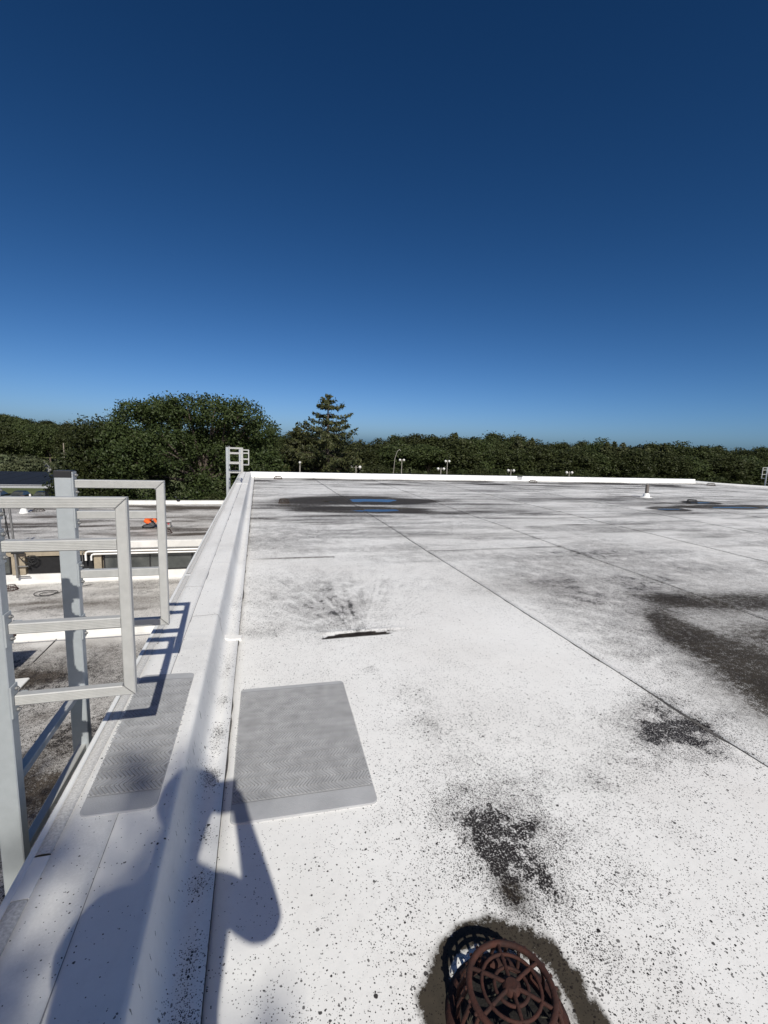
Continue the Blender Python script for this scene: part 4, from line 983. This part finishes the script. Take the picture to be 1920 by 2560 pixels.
def broadleaf_mesh(seed, R_, H_, n, leaf, per=26, sp=.55):
    rg = np.random.default_rng(seed); lobes = []
    zc = H_ * .60
    for k in range(9):
        a = 2 * math.pi * k / 9 * 1.0 + rg.uniform(-.3, .3); q_ = rg.uniform(.35, .62) * R_
        lobes.append((q_ * math.cos(a), q_ * math.sin(a), zc + (rg.uniform(-.24, .12) + .10 - .22 * (q_ / R_) ** 2) * H_, R_ * rg.uniform(.30, .48), R_ * rg.uniform(.30, .48), H_ * rg.uniform(.13, .20)))
    for k in range(3): lobes.append((rg.uniform(-.25, .25) * R_, rg.uniform(-.25, .25) * R_, H_ * rg.uniform(.72, .82), R_ * .42, R_ * .42, H_ * .19))
    C, N, tc_ = crown_pts(lobes, n, per, sp, rg)
    k = C[:, 2] > .5
    return leaves('crown', C[k], N[k], leaf, rg, MAT['leaf'], tc_[k]), limbs(lobes, None, H_ * .38, R_ * .055, rg)

def put_tree(name, cm, trunk_mesh, loc, rz, sc_, label, group=None, cat='tree'):
    o = empty(name, loc, rz, label, cat, group); o.scale = sc_
    link('crown', cm, o); link('trunk', trunk_mesh, o); return o

variants = []
for s_ in range(6):
    cm, lb = broadleaf_mesh(100 + s_, 5.2, 13.0, 13000, .33, 40, .60)
    tr = lb.build('trunk', MAT['bark']); tm = tr.data; bpy.data.objects.remove(tr)
    variants.append((cm, tm))

# the big oak behind the left roofs and its left-hand neighbour
rg = np.random.default_rng(5)
OY = 56.0
oak_l = []
for px, pz_, rx, rz_ in ((-12.7, 4.0, 2.3, 1.7), (-10.2, 4.5, 2.4, 1.7), (-7.4, 4.9, 2.5, 1.6), (-4.4, 4.9, 2.5, 1.6), (-1.6, 4.5, 2.2, 1.6), (.5, 2.9, 1.8, 1.4), (-14.2, 1.9, 2.1, 1.6), (-13.2, .0, 3.0, 2.4), (-9.5, .8, 3.4, 2.4), (-6, 1.0, 3.5, 2.4), (-2.6, .7, 3.2, 2.4), (.3, -.9, 2.6, 1.8),
                         (-12.5, -3.2, 3.2, 2.4), (-8.5, -3.0, 3.5, 2.4), (-4.5, -3.0, 3.5, 2.4), (-.8, -3.4, 3.0, 2.2), (-11, -6, 3, 1.8), (-6.5, -6, 3.4, 1.9), (-2, -6, 3.2, 1.9), (-9, -7, 3, 1.3), (-4.5, -7, 3, 1.3), (-.6, -6.8, 2.8, 1.4), (2.0, -6.5, 2.0, 1.4)):
    oak_l.append((px + 6.0, rg.uniform(-3.4, .6), pz_ - GZ - .75, rx * .92, 2.4, rz_ * .95))
for px, pz_ in ((-9, 2.2), (-4, 2.0), (-7, -1.5)): oak_l.append((px + 6.0, 2.2, pz_ - GZ, 3.4, 2.2, 2.4))
C, N, tc_ = crown_pts(oak_l, 92000, 52, .42, rg, .72)
k = C[:, 2] > 1.2
oak = empty('oak_tree', (-6.0, OY, GZ), label='huge rounded oak behind the low left roofs, tallest broad crown', cat='tree')
link('crown', leaves('crown', C[k], N[k], .185, rg, MAT['leaf2'], tc_[k]), oak)
limbs(oak_l, None, 5.5, .5, rg, 14).build('trunk', MAT['bark'], oak)
n_l = []
for px, pz_, rx, rz_ in ((-16.2, 1.6, 1.9, 1.7), (-15.6, -.6, 2.4, 1.9), (-17.4, -1.6, 2.2, 1.8), (-15.8, -3.4, 2.6, 2.0), (-18.3, -3.8, 2.1, 1.7), (-16.5, -6, 2.8, 2.0)): n_l.append((px + 16.2, rg.uniform(-.8, .8), pz_ - GZ - .45, rx * 1.08, 2.0, rz_))
C, N, tc_ = crown_pts(n_l, 28000, 44, .46, rg, .7); k = C[:, 2] > 1
nt = empty('oak_tree', (-16.2, OY - 1.5, GZ), label='smaller pointed-top tree merging into the left side of the huge oak', cat='tree')
link('crown', leaves('crown', C[k], N[k], .185, rg, MAT['leaf2'], tc_[k]), nt)
limbs(n_l, None, 4.5, .3, rg, 5).build('trunk', MAT['bark'], nt)

# conifers
def conifer(name, loc, H_, R_, seed, label, levels=17, dens=1.0, z0=.12, leaf=.22, lean=0.0, group=None, rag=.35, open_=0.0):
    rg = np.random.default_rng(seed); o = empty(name, loc, label=label, cat='tree', group=group)
    tr = MB(); tr.tube([(0, 0, -.3), (lean * H_ * .3, 0, H_ * .5), (lean * H_ * .7, 0, H_ * .99)], 1, 8, radii=[H_ * .022, H_ * .014, H_ * .003])
    Cs, Ns, Ts = [], [], []
    for li in range(levels):
        f = z0 + (1 - z0) * (li + rg.uniform(-.25, .25)) / levels; f = min(max(f, z0), .985); z = H_ * f
        Rl = min(R_ * (1 - f) ** .72 + .04 * R_, 5.0 if R_ > 8 else 99)
        nb = rg.integers(5, 8)
        for b in range(nb):
            a = 2 * math.pi * (b + rg.uniform(-.35, .35)) / nb + li * 1.3; L = Rl * rg.uniform(1 - rag, 1 + rag * .55)
            if rg.uniform() < open_: continue
            dx, dy = math.cos(a), math.sin(a); dro = -.10 * L; tip = .16 * L
            x0 = lean * H_ * .7 * f
            path = [Vector((x0 + dx * L * t, dy * L * t, z + dro * math.sin(t * 2.6) * 1.2 + tip * t ** 2)) for t in (0, .33, .66, 1.0)]
            tr.tube(path, 1, 4, radii=[.03 + .006 * L, .022, .014, .006])
            m_ = int(max(10, 26 * L * dens))
            t = rg.uniform(.16, 1.03, m_); P = np.stack([x0 + dx * L * t, dy * L * t, z + dro * np.sin(t * 2.6) * 1.2 + tip * t ** 2], -1)
            side = rg.normal(size=m_) * (.16 + .13 * L * (1.0 - .75 * t)) * .8
            P[:, 0] += -dy * side; P[:, 1] += dx * side; P[:, 2] += rg.normal(size=m_) * .10 - np.abs(side) * .22 - rg.uniform(0, .28, m_)
            Cs.append(P); Ns.append(np.tile([dx * .4, dy * .4 - .2, .5], (m_, 1))); Ts.append(np.full(m_, rg.uniform()))
    m_ = int(60 * dens); P = np.stack([lean * H_ * .7 + rg.normal(size=m_) * .16, rg.normal(size=m_) * .16, H_ * (1 - np.abs(rg.normal(size=m_)) * .045)], -1); Cs.append(P); Ns.append(np.tile([0, -.3, .6], (m_, 1))); Ts.append(np.full(m_, .5))
    link('crown', leaves('crown', np.concatenate(Cs), np.concatenate(Ns), leaf, rg, MAT['needle'], np.concatenate(Ts), 2.2), o)
    tr.build('trunk', MAT['bark'], o); return o
conifer('spruce_tree', (8.1, 56.0, GZ), 16.0, 9.4, 31, 'tall open-branched spruce standing right of the huge oak', 18, 1.6, .20, .19, open_=.15)
conifer('pine_tree', (4.6, 57.5, GZ), 12.0, 5.2, 32, 'dark dense conifer between the huge oak and the tall spruce', 15, 2.6, .08, .27, rag=.25)
conifer('pine_tree', (11.3, 58.5, GZ), 9.8, 5.0, 34, 'low dark conifer at the right foot of the tall spruce', 13, 2.4, .06, .27, rag=.25)

# treeline right of the spruce
grp = 'broadleaf trees of the treeline behind the far parapet'
lab = 'broadleaf tree in the dense dark treeline beyond the far white parapet'
rs = random.Random(3)
def skyline(sx):   # crown-top height above camera per metre of distance against X/Y slope
    return np.interp(sx, [-.1, .12, .20, .28, .33, .48, .62, .78, .97, 1.16, 1.42], [.012, .008, .001, .010, .013, .026, .022, .016, .021, .018, .017])
k_i = 0
for row, (dy, dz, st) in enumerate(((0, -1.2, .058), (10, .0, .052), (21, .2, .060))):
    s_ = -.06 + .012 * row
    while s_ < 1.52:
        Yb = 118 - 24 * (s_ - .15) / 1.3 + dy + rs.uniform(-3, 3); X_ = s_ * Yb
        top = 1.45 + float(skyline(s_)) * Yb + dz * (1.6 if row == 0 else 1) + rs.uniform(-2.0, .8)
        Ht = top - GZ; cm, tm = variants[k_i % 6]; k_i += rs.choice((1, 1, 2)); sw = rs.uniform(.95, 1.4)
        put_tree('broadleaf_tree', cm, tm, (X_, Yb, GZ), rs.uniform(0, 6.28), (sw, sw, Ht / 12.6), lab, grp)
        s_ += st * rs.uniform(.75, 1.25)
# shrubs at the foot of the treeline
s_ = .13
while s_ < 1.5:
    Yb = 104 - 24 * (s_ - .15) / 1.3 + rs.uniform(-2, 2); cm, tm = variants[rs.randrange(6)]
    put_tree('shrub', cm, tm, (s_ * Yb, Yb, GZ - 1.6), rs.uniform(0, 6.28), (.75, .75, rs.uniform(.42, .58)), 'low shrub at the foot of the treeline beyond the far parapet', 'shrubs below the treeline', 'shrub')
    s_ += .045 * rs.uniform(.8, 1.3)
for i, x_ in enumerate((-12.5, -8.5, -4.4, -.6, 2.8)):
    put_tree('shrub', variants[i][0], variants[i][1], (x_, 49.5 + .6 * (i % 2), GZ - 1.0), i * 1.1, (.52, .5, .36 + .03 * (i % 3)), 'low shrub in front of the huge oak, mostly hidden by the low left roof', 'shrubs at the foot of the huge oak', 'shrub')
# conifers breaking the skyline
for i, (sx, up, hh, lb_) in enumerate(((.442, .034, 15, 'feathery conifer tip above the treeline, first right of the spruce'), (.60, .030, 13, 'bent pine poking above treeline, left of a close pair'), (.640, .029, 13, 'bent pine poking above treeline, right of a close pair'),
                                       (.862, .028, 13, 'pine tip above the treeline, left of three together'), (.885, .029, 13, 'pine tip above the treeline, middle of three together'), (.912, .027, 13, 'small pine tip above the treeline, right of three together'),
                                       (.985, .025, 12.5, 'short pine tip above treeline just left of the flat-topped pine'), (1.045, .029, 13.5, 'flat-topped pine rising above the right part of the treeline'))):
    Yb = 122 - 20 * (sx - .15)
    conifer('pine_tree', (sx * Yb, Yb, 1.45 + (up - .004) * Yb - hh * 1.0), hh, 4.6, 60 + i, lb_, 13, 1.7, .3, .34, lean=.05 if i in (1, 2) else 0)
# hillside wood at far left
grp = 'trees of the wooded hill at far left'; lab = 'tree on the wooded hillside at the far left'
for row in range(7):
    Yb0 = 152 + row * 13; s_ = -.66 + .01 * (row % 2)
    while s_ < -.08:
        Yb = Yb0 + rs.uniform(-4, 4); X_ = s_ * Yb; z_ = float(hill_z(np.array([X_]), np.array([Yb]))[0]) - .8; cm, tm = variants[rs.randrange(6)]
        sky_ = np.interp(s_, [-.50, -.455, -.39, -.33, -.27, -.1], [.031, .030, .018, .012, .008, .002])
        Ht = min(rs.uniform(9.5, 12.5), 1.45 + sky_ * Yb - z_ + rs.uniform(-1.3, .6))
        put_tree('broadleaf_tree', cm, tm, (X_, Yb, z_), rs.uniform(0, 6.28), (.95, .95, max(.35, Ht / 12.6)), lab, grp)
        s_ += .034 * rs.uniform(.8, 1.25)
# pale shrubs in front of the hill
rg = np.random.default_rng(77)
pl = [(rg.uniform(-3, 3), rg.uniform(-1.5, 1.5), rg.uniform(1.0, 3.2), 1.7, 1.7, 1.3) for _ in range(9)]
C, N, tc_ = crown_pts(pl, 5200, 20, .5, rg); pm = leaves('crown', C, N, .42, rg, MAT['pale'], tc_)
pt = limbs(pl, None, 1.0, .10, rg, 6).build('trunk', MAT['bark']); ptm = pt.data; bpy.data.objects.remove(pt)
for i, (sx, Yb, sc_) in enumerate(((-.475, 128, 1.25), (-.44, 131, 1.1), (-.425, 124, .9), (-.50, 125, 1.2), (-.408, 134, 1.0), (-.372, 138, .75), (-.345, 139, .8), (-.545, 127, 1.2))):
    put_tree('shrub', pm, ptm, (sx * Yb, Yb, GZ), i * 1.3, (sc_, sc_, sc_), 'pale grey-green shrub below the wooded hill, above the solar canopy', 'pale shrubs below the hill', 'shrub')
for i, (sx, Yb, s_) in enumerate(((-.397, 136, 1.6), (-.362, 139, 1.1))):
    rg2 = np.random.default_rng(900 + i); mb = MB(); mb.lathe([(1.5, -.3), (1.6, .5), (1.25, 1.2), (.6, 1.7), (.15, 1.8)], n=11, smooth=False)
    mb.v = [(x * rg2.uniform(.8, 1.2) * 1.5, y_2 * rg2.uniform(.8, 1.2), z * rg2.uniform(.85, 1.1)) for x, y_2, z in mb.v]
    tag(mb.build('boulder', MAT['rock'], None, (sx * Yb, Yb, GZ)), ('larger' if i == 0 else 'smaller') + ' grey boulder at the foot of the wooded hill', 'rock').scale = (s_, s_, s_)
up_ = empty('utility_pole', (-.3525 * 145, 145, GZ), label='bare weathered utility pole standing before the wooded hill', cat='pole')
mb = MB(); mb.cyl((0, 0, -.3), (0, 0, 7.6), .17, .12, 8); mb.build('shaft', MAT['wood'], up_)

# tree behind the photographer: only its soft shadow reaches the picture
bt_l = [(-1.6, 0, 15.4, 2.3, 2.0, 1.5), (-3.6, .5, 16.6, 1.9, 2.0, 1.5), (-4.6, .5, 17.6, 2.0, 2.2, 1.9), (-5.5, -.5, 14.6, 2.2, 2.2, 1.8), (.15, .1, 18.05, .30, .30, .22), (-.55, .2, 17.3, .55, .6, .42), (.2, 0, 17.30, .5, .6, .22), (.66, 0, 17.15, .62, .6, .24)]
rg = np.random.default_rng(8)
bt_l = [(a + 4, b, c, d, e, f) for a, b, c, d, e, f in bt_l]
C, N, tc_ = crown_pts(bt_l[:4], 9000, 20, .22, rg, .2)
for lb_, n_ in zip(bt_l[4:], (100, 210, 120, 200)):
    a_, b_, c_ = crown_pts([lb_], n_, 5, .10, rg, .0); C = np.concatenate([C, a_]); N = np.concatenate([N, b_]); tc_ = np.concatenate([tc_, c_])
bt = empty('oak_tree', (-4.0, -9.6, GZ), label='leafy tree behind the photographer, casting soft shade on the near corner', cat='tree')
link('crown', leaves('crown', C, N, .10, rg, MAT['leaf2'], tc_), bt)
limbs(bt_l, None, 11.5, .22, rg, 6).build('trunk', MAT['bark'], bt)

# ------------------------------------------------------------------ twin-globe lamps
def lamp(x, y, ztop, label, r_=.19, arm=.43, rz=0.0, one=False):
    o = empty('street_lamp', (x, y, GZ), rz, label, 'lamp', 'twin-globe lamps beyond the far parapet'); h = ztop - GZ
    mb = MB(); mb.cyl((0, 0, 0), (0, 0, h - .02), .10, .07, 10); mb.cyl((0, 0, h - .02), (0, 0, h + .18), .085, .06, 10); mb.build('pole', MAT['pole'], o)
    mb = MB(); mb.tube([(-arm + r_ * .8, 0, h - .02), (0, 0, h - .05), (arm - r_ * .8, 0, h - .02)], .03, 6); mb.build('arm', MAT['pole'], o)
    for s_ in (-1, 1):
        mb = MB(); mb.lathe([(r_ * math.sin(t), -r_ * math.cos(t)) for t in np.linspace(.25, math.pi - .02, 9)], (s_ * arm, 0, h + .02), 14); g = mb.build('globe', MAT['globe'], o)
        mb = MB(); mb.cyl((s_ * arm, 0, h - r_ - .05), (s_ * arm, 0, h - r_ + .08), .06, n=8); mb.build('fitter', MAT['pole'], g)
    return o
lamp(11.8, 56.6, -1.6, 'twin-globe lamp just right of the spruce, nearest of the row', .20, .50)
lamp(24.8, 60.5, -1.8, 'twin-globe lamp beside a taller thin lamp, right of the spruce')
lamp(34.3, 57.9, -1.7, 'twin-globe lamp in the middle of the treeline, second from the right')
lamp(42.2, 55.7, -1.7, 'rightmost twin-globe lamp, above the far parapet')
lamp(26.0, 82.8, -1.5, 'taller-looking distant twin-globe lamp, left of two', .22, .45, .3)
lamp(32.6, 76.7, -1.3, 'taller-looking distant twin-globe lamp, right of two', .22, .42, .3)
lamp(4.35, 50.5, -.9, 'small lamp peeking through the dark conifer left of the spruce', .11, .16, 1.3)
hk = empty('hooked_pole', (.3035 * 90, 90, GZ), label='thin hooked pole rising against the treeline left of the distant lamp', cat='pole')
mb = MB(); mb.tube([(-.9, 0, 0), (-.8, 0, 4), (-.55, 0, 7.6), (-.1, 0, 9.0), (.35, 0, 9.4), (.6, 0, 9.1)], .06, 6); mb.build('shaft', MAT['pole'], hk)

# ------------------------------------------------------------------ solar canopy and cars
sc_ = empty('solar_canopy', (0, 0, 0), label='long dark solar panel carport beyond the left roofs', cat='carport')
pw, pd = 2.05, 1.45
pm_ = MB(); pm_.box(0, pw - .05, 0, pd - .05, -.04, 0); tmp = pm_.build('solar_panel', MAT['solar']); pmesh = tmp.data; bpy.data.objects.remove(tmp)
Xr = -19.8; cz0, cz1 = -4.25, -3.78; y0c, y1c = 57.6, 70.7; tl = math.atan2(cz1 - cz0, y1c - y0c)
for i in range(22):
    for j in range(9):
        o = link('solar_panel', pmesh, sc_, (Xr - (i + 1) * pw, y0c + j * pd, cz0 + math.tan(tl) * j * pd)); o.rotation_euler = (tl, 0, 0)
mb = MB(); mb.box(Xr - 22 * pw, Xr, y0c - .14, y0c - .06, cz0 - .34, cz0 - .10); mb.build('gutter', MAT['galv'], sc_)
mb = MB(); mb.box(Xr - 22 * pw, Xr, y0c - .12, y0c - .02, cz0 - .04, cz0 + .02); mb.build('edge_trim', MAT['galv'], sc_)
for j in (1.5, 4.5, 7.5):
    mb = MB(); mb.box(Xr - 22 * pw, Xr, y0c + j * pd - .08, y0c + j * pd + .08, cz0 + math.tan(tl) * j * pd - .42, cz0 + math.tan(tl) * j * pd - .06); mb.build('purlin', MAT['steel'], sc_)
for i in range(6):
    x_ = Xr - 4.2 - i * 8.2
    mb = MB(); mb.box(x_ - .28, x_ + .28, 62.5, 63.3, GZ, -4.5); mb.build('column', MAT['steel'], sc_)
    mb = MB(); mb.box(x_ - .16, x_ + .16, y0c + .3, y1c - .5, -4.62, -4.30); mb.build('beam', MAT['steel'], sc_)
mb = MB(); mb.cyl((0, 0, 0), (0, 0, 4.0), .10, n=8); bo = empty('bollard_post', (-22.9, 55.5, GZ), label='thin white post in front of the solar carport', cat='post'); mb.build('shaft', MAT['bucket'], bo)
def car(loc, rz, paint, label):
    o = empty('parked_car', loc, rz, label, 'car', 'cars parked under the solar canopy')
    body_ = [(-2.2, .35), (-2.25, .75), (-2.0, .92), (-1.25, .98), (1.0, .98), (1.9, .88), (2.2, .70), (2.25, .38)]
    mb = MB(); mb.prism(body_, lambda a, b: (a, -.88, b), lambda a, b: (a, .88, b)); mb.build('body', paint, o)
    cab = [(-1.7, .982), (-1.15, 1.42), (.15, 1.46), (1.05, .982)]
    mb = MB(); mb.prism(cab, lambda a, b: (a, -.80 + .16 * (b - .98) / .48, b), lambda a, b: (a, .80 - .16 * (b - .98) / .48, b)); c_ = mb.build('cabin', MAT['glass'], o)
    mb = MB(); mb.box(-1.12, .12, -.62, .62, 1.465, 1.50); mb.build('roof_panel', paint, c_)
    for sx in (-1.38, 1.38):
        for sy in (-.80, .80):
            mb = MB(); mb.cyl((sx, sy - .11, .33), (sx, sy + .11, .33), .33, n=16); w_ = mb.build('wheel', MAT['tyre'], o)
            mb = MB(); mb.cyl((sx, sy - .12, .33), (sx, sy + .12, .33), .19, n=10); mb.build('rim', MAT['galv'], w_)
    for sy in (-.6, .6):
        mb = MB(); mb.box(2.2, 2.245, sy - .18, sy + .18, .62, .74); mb.build('headlight', MAT['bucket'], o)
    return o
car((-25.0, 64.0, GZ + .03), R(80), MAT['blue_car'], 'blue car in the shade under the solar carport')
car((-29.3, 65.5, GZ + .03), R(-95), MAT['grey_car'], 'grey car deep in shade under the solar carport, left of the blue one')
for i_, (x_, y_c, p_) in enumerate(((-28.6, 80.4, 'shade_car'), (-31.5, 80.8, 'shade_car'), (-34.5, 80.2, 'shade_car'), (-37.4, 80.9, 'shade_car'), (-40.4, 80.4, 'shade_car'))):  # added row of dark cars, a dark mass in place of canopy shade
    car((x_, y_c, GZ + .03), R(92 if i_ % 2 else -88), MAT[p_], 'dark car added to stand in for deep shade under the solar carport')
car((-17.0, 67.0, GZ + .03), R(85), MAT['grey_car'], 'grey car just visible beside the ladder, right of the carport end')
